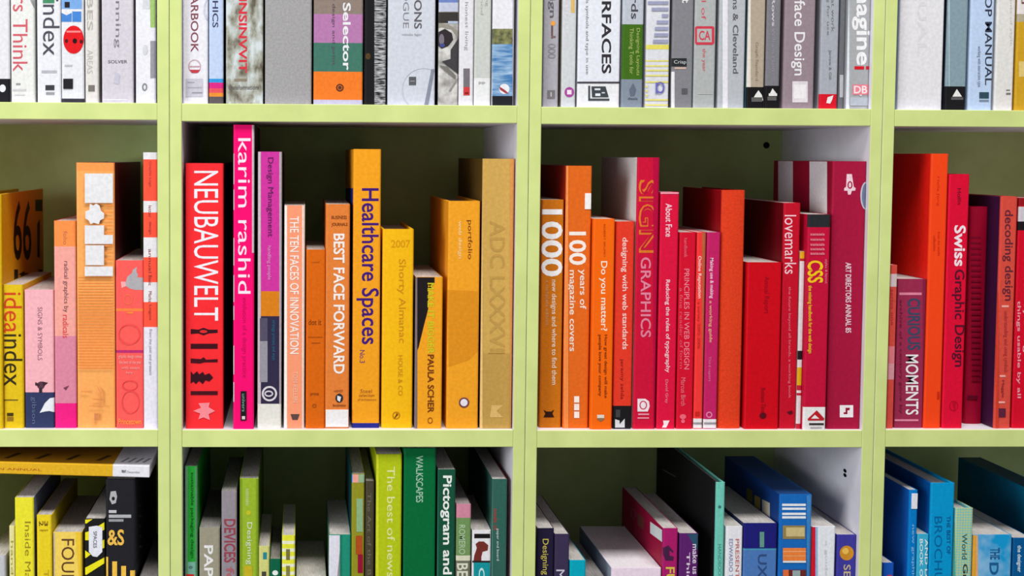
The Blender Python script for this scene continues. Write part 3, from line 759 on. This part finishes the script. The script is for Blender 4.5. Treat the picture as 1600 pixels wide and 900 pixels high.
book(2, 3, 1125, 1161, 297, 'cloth:222,62,30', 'tall plain orange red cloth book without lettering on the red shelf', [], back=11, depth=170, hard=True, bulge=1.5, left=(150, 8, 22), right=(170, 16, 20))
book(2, 3, 1165.5, 1219, 410, (206, 4, 24), 'short thick bright red book with a small dark dot near its foot',
     [('t', 'Annual Report', 1192, 1202, 432, 490, (160, 4, 26), 1), ('t', 'Business Time', 1189, 1196, 606, 645, (150, 6, 26), 1), ('e', 1192, 649.5, 5.5, 5, (90, 10, 24))], back=8, depth=170)
book(2, 3, 1221, 1247, 317, (196, 14, 40), 'dark red book with handwritten white lowercase title, left of a thin pamphlet',
     [('t', 'lovemarks', 1226, 1244, 336, 428, (246, 200, 210), 0), ('t', 'the future beyond all brands, a working book', 1231, 1236, 448, 622, (226, 120, 140)), ('p', [(1229, 644), (1237, 641), (1239, 646), (1234, 648)], (90, 14, 30))], back=10, depth=200, left=(110, 4, 18))
book(2, 3, 1247.4, 1254.4, 393, (226, 214, 216), 'very thin white pamphlet with yellow and black blocks on the red shelf',
     [('b', 393, 404, (226, 170, 30)), ('b', 404, 408, (190, 30, 50)), ('b', 548, 562, (34, 26, 28)), ('b', 574, 602, (222, 172, 24)), ('b', 602, 618, (196, 30, 56)), ('b', 610, 614, (230, 214, 214)), ('b', 662, 690, (196, 30, 56))], back=9, depth=160)
book(2, 3, 1254.8, 1294, 335, (196, 14, 56), 'crimson manual with a black top band, yellow lettering and a white foot panel',
     [('b', 325, 355, (40, 42, 46)), ('t', 'CSS', 1262, 1286, 407, 442, (242, 198, 26), 2), ('t', 'the missing handbook for the web design', 1261.5, 1269, 446, 552, (240, 186, 40), 2), ('t', 'styles & layout', 1288, 1293, 405, 443, (226, 130, 160)),
      ('b', 636, 690, (234, 230, 230)), ('p', [(1276, 641), (1288, 654), (1287, 657), (1262, 657), (1262, 654)], (190, 28, 40)), ('p', [(1273, 648), (1280, 654), (1267, 654)], (234, 230, 230)), ('r', 1264, 661, 1287, 664, (46, 40, 40)), ('r', 1266, 667, 1284, 669, (180, 170, 170))]
     + [('h', 'the book that should be', 1266, _y, 1288, _y + 4, (240, 160, 176), 1) for _y in (364, 372, 380, 387, 394)], back=2, depth=185, pages='pages')
book(2, 3, 1296.5, 1350, 252, (166, 20, 60), 'tall wine red annual with white striped side, a white emblem and white square foot mark',
     [('p', [(1323, 272), (1331, 272), (1334, 292), (1337, 294), (1336, 298), (1331, 298), (1329, 304), (1325, 304), (1324, 298), (1319, 298), (1319, 294), (1322, 292)], (238, 206, 216)), ('o', 1328, 289, 4, 6, 2, (170, 30, 66)),
      ('t', 'ART DIRECTORS ANNUAL 85', 1321, 1330, 410, 520, (236, 200, 212), 2), ('r', 1312, 633, 1333, 652, (240, 232, 234)), ('p', [(1321, 637), (1328, 637), (1327, 641), (1324, 641), (1324, 647), (1318, 647), (1318, 644), (1321, 644)], (150, 20, 50)),
      ('o', 1353, 306, 9, 22, 2.5, (190, 186, 200)), ('e', 1353, 306, 6.5, 19, (110, 120, 150))], back=8, depth=205, left=(150, 12, 44),
     ldec=[('p', [(1216, 240), (1239, 240), (1239, 700), (1216, 700)], (220, 206, 210)), ('p', [(1265, 240), (1292.5, 240), (1292.5, 700), (1265, 700)], (230, 222, 224))], hard=True, plabel={'back_cover': 'wine red cover with wide white stripes'})
# ---- middle shelf, rightmost bookcase
book(2, 4, 1389, 1399, 414, (224, 82, 70), 'thin coral booklet with pale segments at the left of the rightmost red bay',
     [('b', 428, 448, (226, 206, 208)), ('b', 541, 568, (236, 130, 140)), ('b', 568, 593, (230, 160, 170)), ('t', 'series one', 1392, 1396, 452, 508, (180, 40, 44))], back=8, depth=150)
book(2, 4, 1400, 1445, 436, (154, 42, 78), 'short plum book with teal and white capitals and pale rules',
     [('t', 'CURIOUS', 1418, 1438, 466, 547, (52, 72, 98), 2), ('t', 'MOMENTS', 1415, 1435, 554, 648, (238, 230, 234), 1), ('r', 1405, 457, 1440, 461, (222, 130, 156)), ('r', 1398, 655, 1435, 658, (222, 130, 156)), ('t', 'archive of a century gone by', 1404, 1410, 468, 646, (120, 26, 54)), ('r', 1442, 436, 1452, 690, (136, 30, 62))], back=11, depth=160)
book(2, 4, 1449, 1476, 240, (255, 70, 22), 'tallest orange red book in the rightmost red bay with faint tiny lettering',
     [('t', 'Hella Jong', 1463, 1468, 276, 322, (206, 44, 14)), ('t', 'from the works', 1465, 1469, 362, 400, (206, 44, 14)), ('t', 'collection', 1458, 1462, 368, 392, (206, 44, 14)), ('r', 1464, 612, 1468, 624, (206, 44, 14))], back=9, depth=260, left=(236, 30, 18))
book(2, 4, 1477.5, 1509.5, 272, (222, 10, 52), 'tall cherry red book with white and dark bold lettering beside the orange red one',
     [('t', 'Swiss', 1491, 1509, 352, 416, (246, 226, 232), 2), ('t', 'Graphic Design', 1487, 1507, 421, 573, (80, 16, 40), 1), ('t', 'Hollis', 1496, 1502, 294, 320, (120, 12, 40)), ('o', 1490, 634, 7, 8, 1.2, (186, 8, 44)), ('p', [(1488, 630), (1493, 628), (1492, 642)], (186, 8, 44))], back=9, depth=200)
_d = [('r', 1518, 370 + _k * 8.5, 1533, 373 + _k * 8.5, (136, 4, 42)) for _k in range(27)]
book(2, 4, 1512, 1540, 323, (166, 6, 48), 'dark crimson book set back behind its neighbours, with dark cross lines',
     _d + [('r', 1511, 618, 1527, 622, (100, 6, 40))], back=36, depth=190, hard=True, bulge=2)
book(2, 4, 1556.5, 1584.5, 307, (216, 76, 62), 'dusty red book with dark lowercase lettering and a dark purple cover',
     [('t', 'decoding design', 1566, 1583, 328, 470, (100, 36, 52), 1), ('r', 1565, 477, 1576, 480, (240, 170, 160)), ('t', 'understanding and using symbols', 1567, 1575, 486, 582, (176, 50, 54)), ('r', 1562, 586, 1571, 589, (240, 170, 160)), ('t', 'Maggie', 1564, 1569, 594, 621, (140, 36, 46)),
      ('r', 1560, 627, 1570, 630, (240, 170, 160)), ('r', 1558, 638, 1571, 652, (92, 34, 58)), ('r', 1556, 300, 1560, 690, (206, 60, 40))], back=8, depth=230, left=(60, 20, 60), plabel={'back_cover': 'dark purple cover'}, hard=True)
book(2, 4, 1586.5, 1622, 309, (212, 8, 40), 'red book with a white and black block near its top at the right photo edge',
     [('r', 1580, 323, 1606, 346, (206, 200, 206)), ('b', 346, 360, (26, 20, 24)), ('t', 'Access by Design', 1598, 1607, 405, 560, (242, 170, 184), 1), ('t', 'things usable by all', 1588, 1595, 470, 622, (240, 160, 174), 1), ('b', 300, 322, (150, 16, 26))], back=9, depth=200)

# ---- lower shelf, leftmost bookcase
book(3, 1, -140, -96, 742, (224, 206, 60), 'tall yellow book under the lying magazine, beyond the left photo edge', [('t', 'Identity', -126, -112, 770, 900, (110, 90, 20))], depth=200)
book(3, 1, -22, 8, 868, (190, 190, 196), 'low pale grey book at the left photo edge of the lower shelf', [('t', 'Manual', -12, -2, 900, 1000, (120, 120, 126))], depth=160)
book(3, 1, 14.5, 22.8, 822, (226, 220, 150), 'thin pale yellow booklet left of the bright yellow book on the lower shelf', [('t', 'handbook', 17, 21, 845, 960, (170, 150, 60))], depth=150)
book(3, 1, 23.5, 53, 778, (232, 222, 48), 'bright lemon yellow book with brown lettering on the lower left shelf',
     [('t', 'Inside Magazines', 36, 48, 815, 972, (156, 128, 32), 0)], depth=185, right=(110, 118, 140))
book(3, 1, 57.5, 81, 805, (232, 204, 34), 'deep yellow book with a small dark figure at its top',
     [('t', '2', 61, 68, 814, 822, (110, 84, 24), 2), ('t', '3', 69, 75, 814, 822, (110, 84, 24), 2), ('h', 'report', 62, 827, 75, 831, (150, 116, 24), 1), ('t', 'Typography Twenty', 66, 76, 890, 1080, (190, 156, 26))], depth=190)
book(3, 1, 83, 128, 832, (240, 206, 92), 'pale gold book with large dark brown capital lettering on the lower left shelf',
     [('r', 81, 832, 86, 1200, (196, 180, 150)), ('t', 'FOUND', 96, 116, 842, 938, (98, 64, 36), 0), ('p', [(118, 832), (129, 832), (129, 900), (123, 900)], (236, 196, 50))], depth=180)
_y = (236, 224, 30)
book(3, 1, 132.5, 164, 811, (26, 26, 26), 'black and yellow hazard striped book with a white label on its spine',
     [('p', [(133, 812), (145, 811), (135, 818), (133, 818)], _y), ('p', [(150, 824), (163, 816), (163, 828), (156, 830)], _y), ('p', [(133, 832), (139, 830), (139, 844), (133, 844)], _y), ('p', [(157, 846), (163, 843), (163, 856), (157, 858)], _y), ('p', [(133, 860), (142, 866), (134, 872), (133, 872)], _y),
      ('p', [(133, 887), (163, 871), (163, 880), (135, 898), (133, 898)], _y), ('p', [(148, 910), (163, 900), (163, 912), (148, 924)], _y), ('p', [(133, 940), (163, 922), (163, 934), (133, 952)], _y), ('p', [(133, 980), (163, 960), (163, 974), (133, 994)], _y),
      ('p', [(139, 823), (152, 821), (160, 824), (160, 862), (152, 870), (145, 869), (139, 862)], (226, 226, 236)), ('t', 'SPACES', 146, 151.5, 830, 856, (70, 70, 76), 1)], depth=180)
_d = [('p', [(173, 768), (181, 767), (183, 776), (181, 786), (175, 788), (171, 780)], (176, 172, 176)), ('e', 177, 779, 2.5, 3, (30, 30, 34)), ('r', 170, 797, 182, 801.5, (190, 190, 194)), ('r', 170, 804, 205, 809, (176, 176, 180)), ('r', 170, 811, 193, 815, (150, 150, 154)),
      ('h', '&S', 168, 827, 194, 852, (236, 186, 80), 2)]
for _k in range(4):
    _d.append(('r', 161.5 + _k * 14, 870 + _k * 7, 169 + _k * 14, 1010, (240, 190, 74)))
book(3, 1, 165.5, 211, 748.6, (32, 32, 37), 'tall black book with gold bars and gold ampersand under the lying magazine', _d, depth=240, right=(30, 30, 34),
     rdec=[('e', 219 + (k % 2) * 6, 790 + k * 8, 2.4, 2.4, (70, 70, 76)) for k in range(10)])
book(3, 1, 216, 245, 905, (90, 86, 92), 'low dark grey book in the right corner of the lower left bay', [('t', 'Notes', 226, 236, 930, 1000, (150, 146, 150))], depth=200, pages='pages_dark')
# ---- lower shelf, second bookcase
book(3, 2, 289, 308.5, 729, (34, 152, 48), 'slim green book with grey edges and a teal foot in the green bay',
     [('r', 287, 729, 293.5, 1200, (96, 150, 110)), ('r', 305, 729, 311, 1200, (90, 140, 104)), ('t', 'sustainable packaging design', 297, 303, 738, 872, (14, 88, 26), 1), ('b', 878, 1200, (116, 172, 154)), ('r', 291, 897, 303, 903, (206, 40, 30)), ('e', 298, 886, 3, 2, (84, 120, 116))], depth=235, left=(120, 130, 130), pages='pages_dark')
book(3, 2, 311.5, 343.5, 825, (154, 148, 128), 'beige book with white capitals between the slim green and the grey mauve books',
     [('t', 'PAPER', 319, 333, 852, 935, (230, 228, 226), 2)], depth=190, pages='pages_dark')
book(3, 2, 346, 370, 768, (146, 138, 146), 'grey mauve book with dull red capital lettering on the green shelf',
     [('t', 'DEVICES', 350, 368, 811, 879, (150, 64, 78), 2), ('t', 'fo', 353, 366, 886, 912, (170, 96, 106), 2)], depth=190, right=(60, 56, 60), pages='pages_dark')
book(3, 2, 374.5, 404, 748, (152, 180, 44), 'lime green book with pale white lettering and a yellow patch near its foot',
     [('t', 'sustainable', 384, 390, 763, 790, (190, 206, 140), 1), ('e', 388, 801, 3.5, 4, (196, 192, 40)), ('t', 'Designing', 384, 394, 816, 882, (216, 226, 196), 0), ('r', 381, 884, 394, 935, (196, 176, 36)), ('r', 372, 748, 378, 1200, (124, 156, 30)), ('r', 400, 748, 406, 1200, (128, 160, 36))], depth=210, right=(80, 110, 20), pages='pages_dark')
book(3, 2, 403.5, 421, 854, (208, 208, 124), 'short pale yellow green book with a small teal square',
     [('r', 411, 863, 417, 874, (40, 134, 146)), ('r', 409, 893, 416, 960, (70, 66, 60))], depth=150, right=(190, 190, 110))
book(3, 2, 421.5, 438.5, 874, (8, 96, 66), 'short dark green book with a white mark, left of the yellow striped one',
     [('e', 430, 895, 4.5, 4, (232, 236, 232)), ('t', 'ECO', 426, 434, 902, 950, (226, 232, 226))], depth=150, pages='pages_dark')
_d = [('b', 845 + _k * 12, 850 + _k * 12, (232, 232, 206)) for _k in range(0, 7)] + [('r', 447, 858, 453, 875, (120, 116, 60)), ('r', 447, 884, 453, 900, (130, 126, 70)), ('r', 447, 905, 453, 960, (130, 126, 70))]
book(3, 2, 440.5, 461, 837, (226, 226, 56), 'slim yellow and white striped book standing alone in the green bay', _d, depth=150)
book(3, 2, 463, 510, 903, (170, 176, 150), 'low wide book showing only grey page tops between the striped and the teal books',
     [('t', 'Recycle', 478, 492, 930, 1040, (90, 110, 80))], depth=160, pages='pages')
book(3, 2, 514, 548, 836, (30, 140, 114), 'teal green book with a white left half spine and green covers',
     [('r', 512, 830, 531, 1200, (222, 220, 232)), ('p', [(531, 860), (531, 900), (527, 900)], (140, 140, 140)), ('r', 531, 834, 534, 1200, (24, 120, 96))], depth=170, left=(90, 140, 116), right=(60, 150, 122))
book(3, 2, 549, 569, 741, (146, 144, 34), 'olive book with a band of blue and pink squares at its top',
     [('b', 730, 742.5, (130, 126, 60)), ('r', 540, 741, 551, 754, (44, 150, 216)), ('r', 551, 741, 560, 754, (236, 160, 146)), ('r', 560, 741, 570, 754, (150, 180, 140)), ('r', 557, 779, 567, 831, (140, 176, 130)), ('r', 556, 837, 566, 866, (176, 76, 30)), ('r', 559, 866, 567, 895, (150, 14, 52))], depth=230, left=(22, 70, 72), pages='pages_dark')
book(3, 2, 570.5, 584, 752, (72, 66, 50), 'dark brown grey slim book left of the lime newspaper book',
     [('t', 'The Art of the Book', 574, 580, 770, 930, (112, 104, 84))], depth=200, pages='pages_dark')
book(3, 2, 587, 627, 710, (180, 196, 22), 'bright lime book with pale yellow lettering, left of the tall plain green book',
     [('t', 'The best of newspaper', 601, 617, 729, 960, (228, 230, 158), 0), ('r', 585, 710, 592, 1200, (206, 212, 40))], depth=220)
book(3, 2, 630, 680, 700.5, (0, 104, 54), 'tall plain green book with pale lettering near its top',
     [('t', 'WALKSCAPES', 650, 661, 712, 785, (158, 196, 172), 1)], depth=230)
book(3, 2, 683, 711, 734, (20, 80, 58), 'dark green book with bold white rounded lettering, right of the tall green one',
     [('t', 'Pictogram and Icon', 688, 706, 743, 952, (232, 236, 232), 2), ('r', 681, 734, 685, 1200, (40, 106, 84))], depth=200, right=(60, 24, 28))
book(3, 2, 712.5, 735.5, 788, (208, 134, 156), 'book with pink top, sage middle and cream line on its spine',
     [('b', 809, 868, (112, 146, 88)), ('b', 868, 876, (214, 212, 186)), ('b', 876, 1200, (110, 112, 92)), ('t', 'ROMERO', 717, 727, 820, 866, (172, 196, 160), 1), ('t', 'BERK', 714, 731, 880, 930, (216, 216, 196), 2)], depth=190, right=(80, 30, 40), pages='pages_dark')
book(3, 2, 737.5, 767, 829, (228, 226, 230), 'white book with a dark red chair picture and a teal block below',
     [('r', 741, 834, 766, 841, (24, 20, 22)), ('p', [(741, 868), (745, 856), (743, 850), (748, 846), (756, 846), (763, 852), (762, 860), (754, 862), (752, 870), (752, 876), (740, 876)], (116, 46, 40)), ('r', 738, 876, 766, 879, (40, 34, 36)), ('r', 740, 879, 766, 990, (18, 146, 154)), ('t', 'Chairs', 748, 757, 887, 960, (200, 230, 230), 1)], depth=175)
book(3, 2, 768, 791.5, 749, (48, 96, 84), 'tall dark teal green book with tiny red and white lettering, rightmost in green bay',
     [('t', 'made of', 771, 778, 795, 829, (176, 50, 56)), ('t', 'paper and board', 775, 780, 826, 876, (206, 214, 210)), ('r', 766, 749, 770, 1200, (70, 120, 108))], depth=230, right=(130, 14, 34))
# ---- lower shelf, third bookcase
book(3, 3, 839.5, 865.5, 826, (32, 26, 54), 'dark navy book with yellow lettering, first in the blue and purple bay',
     [('t', 'Designing', 845, 857, 842, 898, (214, 196, 86), 0), ('t', 'Gestures', 845, 855, 905, 960, (214, 196, 86), 0)], depth=190)
book(3, 3, 866.5, 889.5, 835, (58, 48, 80), 'dark violet grey book right of the navy one with yellow lettering', [('t', 'Moments', 869, 882, 890, 980, (206, 202, 216), 0)], depth=190)
book(3, 3, 890.5, 916, 876, (0, 166, 190), 'short cyan book between the violet grey book and the wide pale ones', [('t', 'Webs', 898, 908, 905, 990, (230, 240, 240), 1)], depth=165)
book(3, 3, 918, 950, 908, (176, 178, 182), 'low grey book right of the short cyan one', [('t', 'Journal', 928, 940, 930, 1010, (110, 110, 116))], depth=170, pages='pages_dark')
book(3, 3, 956, 1034, 888, (236, 216, 232), 'thick low pinkish white book with broad page tops', [('t', 'Graphic Agitation', 985, 1010, 920, 1140, (190, 160, 186), 1)], depth=190, left=(150, 156, 176), pages='pages_white')
book(3, 3, 1035.5, 1059, 826, (170, 26, 104), 'magenta book with a white sticker on its dark red cover',
     [('p', [(1036, 856), (1044, 852), (1052, 861), (1052, 864), (1046, 860), (1046, 868), (1053, 870), (1052, 876), (1040, 876), (1036, 866)], (70, 30, 66)), ('t', 'FUN', 1040, 1054, 886, 930, (216, 196, 70), 1)], depth=210, left=(160, 14, 60),
     ldec=[('p', [(1016, 815), (1034.5, 828), (1034.5, 847), (1016, 833)], (226, 232, 232)), ('o', 990, 803, 4, 8, 1.5, (150, 80, 110)), ('p', [(996, 800), (1006, 810), (1006, 828), (996, 820)], (130, 66, 60))])
book(3, 3, 1061.5, 1091, 834, (92, 32, 106), 'purple book with teal corner and white lettering, left of the tall black cover',
     [('p', [(1074, 834), (1092, 834), (1092, 862), (1084, 852)], (44, 80, 106)), ('t', 'Things', 1071, 1078, 863, 930, (222, 206, 226), 1), ('t', 'make us smart', 1082, 1090, 850, 935, (222, 210, 226), 1)], depth=200)
book(3, 3, 1117, 1131, 754, (112, 200, 182), 'tall mint green spine book with a large black cover',
     [('e', 1124.5, 792, 2.5, 2.5, (60, 120, 120)), ('t', 'HANDBOOK OF', 1122, 1127, 850, 920, (70, 150, 140))], depth=275, left=(30, 28, 30), plabel={'spine': 'mint green spine', 'back_cover': 'large black cover'}, ldec=[('p', [(1036, 733), (1056, 744), (1056, 746), (1036, 735)], (120, 116, 116))], hard=True)
book(3, 3, 1134, 1160, 823, (232, 230, 236), 'white book with blue and red lettering in two columns, right of the mint spine',
     [('t', 'EDWARDO TUFFE PRINTS', 1139, 1145, 842, 960, (128, 144, 180), 1), ('t', 'PRESENTATIONS', 1149, 1155, 842, 960, (196, 116, 110), 1)], depth=190)
book(3, 3, 1161.5, 1214, 818, (28, 28, 116), 'wide book with navy top, steel blue lower spine and a small green mark',
     [('b', 858, 1200, (76, 120, 184)), ('r', 1187, 831, 1194, 855, (100, 150, 136)), ('t', 'UX SPIN', 1184, 1198, 866, 960, (50, 76, 126), 1), ('b', 857, 859.5, (70, 150, 180))], depth=190, left=(24, 40, 84))
book(3, 3, 1216.5, 1266.5, 773, (22, 104, 186), 'tall blue boxed book with white lines and orange and tan picture panels',
     [('r', 1222, y_, 1259, y_ + 3.6, (232, 234, 238)) for y_ in (787, 793, 801, 806.5)] + [('r', 1223, 821, 1258, 842, (150, 130, 80)), ('r', 1228, 824, 1257, 838, (206, 186, 130)), ('r', 1223, 856, 1259, 876, (238, 130, 60)), ('r', 1223, 861, 1259, 862, (245, 190, 140)), ('r', 1223, 868, 1259, 869, (245, 180, 120)), ('r', 1223, 876, 1259, 879, (220, 226, 232)),
      ('r', 1223, 890, 1259, 925, (110, 40, 34)), ('r', 1238, 891, 1250, 925, (150, 170, 170)), ('r', 1223, 890, 1232, 925, (226, 110, 60)), ('r', 1260, 770, 1270, 1200, (60, 130, 196))],
     depth=215, left=(20, 60, 130), pages=(30, 66, 120), name='boxed_book', hard=False,
     ldec=[('p', [(1179, 773), (1188, 778), (1188, 800), (1179, 795)], (190, 150, 70)), ('p', [(1191, 780), (1203, 786), (1203, 812), (1191, 806)], (214, 200, 180)), ('p', [(1167, 762), (1176, 767), (1176, 790), (1167, 786)], (120, 110, 40))])
book(3, 3, 1268.3, 1305, 823, (230, 232, 238), 'white book with red and pale blue left edge, right of the blue boxed one',
     [('r', 1266, 820, 1274, 1200, (206, 22, 44)), ('r', 1274, 820, 1277.5, 1200, (150, 180, 226)), ('t', 'a guide', 1288, 1293, 845, 900, (206, 208, 214))], depth=190)
book(3, 3, 1308, 1340.5, 836, (62, 58, 154), 'indigo book with a golden ball on its spine, last in the blue and purple bay',
     [('e', 1323, 864, 11, 11.5, (206, 140, 40)), ('e', 1321, 861, 5, 5, (236, 190, 84)), ('t', 'SEARCH', 1318, 1329, 882, 960, (196, 176, 140), 1)], depth=190)
# ---- lower shelf, rightmost bookcase
book(3, 4, 1381.5, 1398, 880, (22, 86, 186), 'short blue book at the left of the rightmost blue bay', [('e', 1390, 903, 6, 5, (200, 60, 90)), ('t', 'Logo', 1386, 1394, 915, 980, (220, 226, 236))], depth=150)
book(3, 4, 1419, 1432, 766, (0, 122, 200), 'slim bright blue book with a white sticker near the top of its spine',
     [('t', 'new graphic annual two', 1424, 1429, 820, 990, (140, 190, 226))], depth=225, left=(20, 90, 180), stickers=[('sticker', 1424.5, 771, 1433, 795, (228, 228, 236), 'white sticker')])
book(3, 4, 1433, 1451, 835, (56, 174, 210), 'short light cyan book with white lettering between the two tall blue books',
     [('t', 'BOOK OF FORMS', 1437, 1442, 842, 960, (226, 240, 246), 1), ('t', 'AND DESIGNS', 1445, 1450, 842, 960, (226, 240, 246), 1)], depth=165)
book(3, 4, 1452, 1489, 755, (0, 150, 208), 'tall bright blue book with outlined dark blue capitals down its spine',
     [('t', 'BROCHURES', 1460, 1472, 807, 950, (0, 98, 160), 0), ('t', 'THE BEST OF', 1479, 1485, 806, 866, (10, 84, 140), 1)], depth=230, left=(4, 84, 160), hard=True)
book(3, 4, 1491, 1519, 794, 'dots', 'pale turquoise dotted book with dark lettering on the lower right shelf',
     [('t', 'World', 1503, 1511, 834, 874, (60, 96, 90), 1), ('t', 'Graphics', 1502, 1512, 881, 960, (50, 60, 58), 2), ('r', 1489, 790, 1492.5, 1200, (70, 160, 140))], depth=190, hard=True)
book(3, 4, 1520.5, 1581, 836, 'sky', 'wide sky blue book with an orange left edge on the lower right shelf',
     [('r', 1516, 830, 1524.5, 1200, (222, 160, 44)), ('r', 1524.5, 830, 1528, 1200, (226, 170, 120)), ('t', 'THE', 1547, 1562, 856, 874, (24, 92, 150), 2), ('t', 'DIARY', 1546, 1560, 879, 960, (24, 92, 150), 2)], depth=190, right=(0, 140, 196))
book(3, 4, 1583, 1613, 841, (0, 86, 146), 'dark blue book with white lettering at the right photo edge of the lower shelf',
     [('t', 'the designer', 1588, 1596, 852, 894, (200, 222, 236), 2)], depth=180)
book(3, 4, 1652, 1690, 786, (6, 110, 146), 'tall dark teal book whose large cover shows at the lower right photo corner',
     [('t', 'Posters', 1664, 1676, 820, 1000, (220, 230, 236))], depth=255, left=(14, 124, 164), pages=(30, 70, 84))
make_glyphs(sorted({(d[1], d[7] if len(d) > 7 else 0) for S in SPECS for d in list(S['dec']) + list(S['ldec']) + list(S['rdec']) if d[0] in 'th'}))
for S in SPECS:
    build_book(S)

# ------------------------------------------------------------------ the magazine lying across two standing books
def lying_magazine():
    Y = .006
    a, b_ = at_y(-190, 735.5, Y), at_y(233, 746.6, Y)
    ang = math.atan2(a.z - b_.z, b_.x - a.x)
    ln = (b_ - a).length
    th = .0132
    dep = .225
    root = empty('magazine', ((a.x + b_.x) / 2, Y, (a.z + b_.z) / 2 + .0002), 'yellow and white magazine lying flat on top of the upright books', 'magazine')
    root.rotation_euler = (0, ang, 0)
    h = ln / 2

    def lx(px):
        return at_y(px, 740, Y).x - root.location.x
    cut = lx(176)
    m = MB()
    r = .0009
    prof = [(0.0 + r, 0), (r * .3, r * .3), (0, r), (0, th - r), (r * .3, th - r * .3), (r, th), (.0035, th), (.0035, 0)]
    for (xa, xb, cc) in ((-h, cut, (222, 172, 34)), (cut, h, (228, 226, 232))):
        V = [(xa, y, z) for y, z in prof] + [(xb, y, z) for y, z in prof]
        m.add(V, [(i, 8 + i, 8 + (i + 1) % 8, (i + 1) % 8) for i in range(8)] + [tuple(range(8)), tuple(range(15, 7, -1))], cc)

    def word(txt, xa, xb, za, zb, cc, bold=0):
        V, Fc = GLYPH[(txt, bold)]
        m.add([(xa + u * (xb - xa), -.00015, za + v * (zb - za)) for u, v in V], Fc, cc)
    word('PRINT REGIONAL DESIGN ANNUAL', -h + .03, lx(65), .0042, .0068, (176, 92, 30))
    word('PRINT', lx(190), lx(197), .0045, .0078, (50, 50, 56), 2)
    word('December', lx(198), lx(219), .0045, .0070, (130, 128, 134))
    m.build('spine', root)
    f = MB()
    f.box(-h, cut, .0037, dep, th - .0007, th, (176, 124, 22))  # yellow browned here, so the shade on the cover is part of its colour
    f.box(cut, h, .0037, dep, th - .0007, th, (226, 224, 228))
    for k in range(7):
        x = -h + .03 + k * .034
        f.add([(x, .02, th + .0001), (x + .006, .02, th + .0001), (x + .016, .05, th + .0001), (x + .010, .05, th + .0001)], [(0, 1, 2, 3)], (70, 50, 20))
    for k in range(4):
        x = cut + .006 + k * .008
        f.add([(x, .016, th + .0001), (x + .003, .016, th + .0001), (x + .009, .04, th + .0001), (x + .006, .04, th + .0001)], [(0, 1, 2, 3)], (130, 128, 132))
    f.build('front_cover', root)
    q = MB()
    q.box(-h, h, .0037, dep, 0, .0007, (206, 190, 204))
    q.build('back_cover', root)
    q = MB()
    q.box(-h + .0002, h - .0002, .0037, dep - .0006, .0008, th - .0008, 'pages')
    q.build('page_block', root)


make_glyphs([('PRINT REGIONAL DESIGN ANNUAL', 0), ('PRINT', 2), ('December', 0)])
lying_magazine()
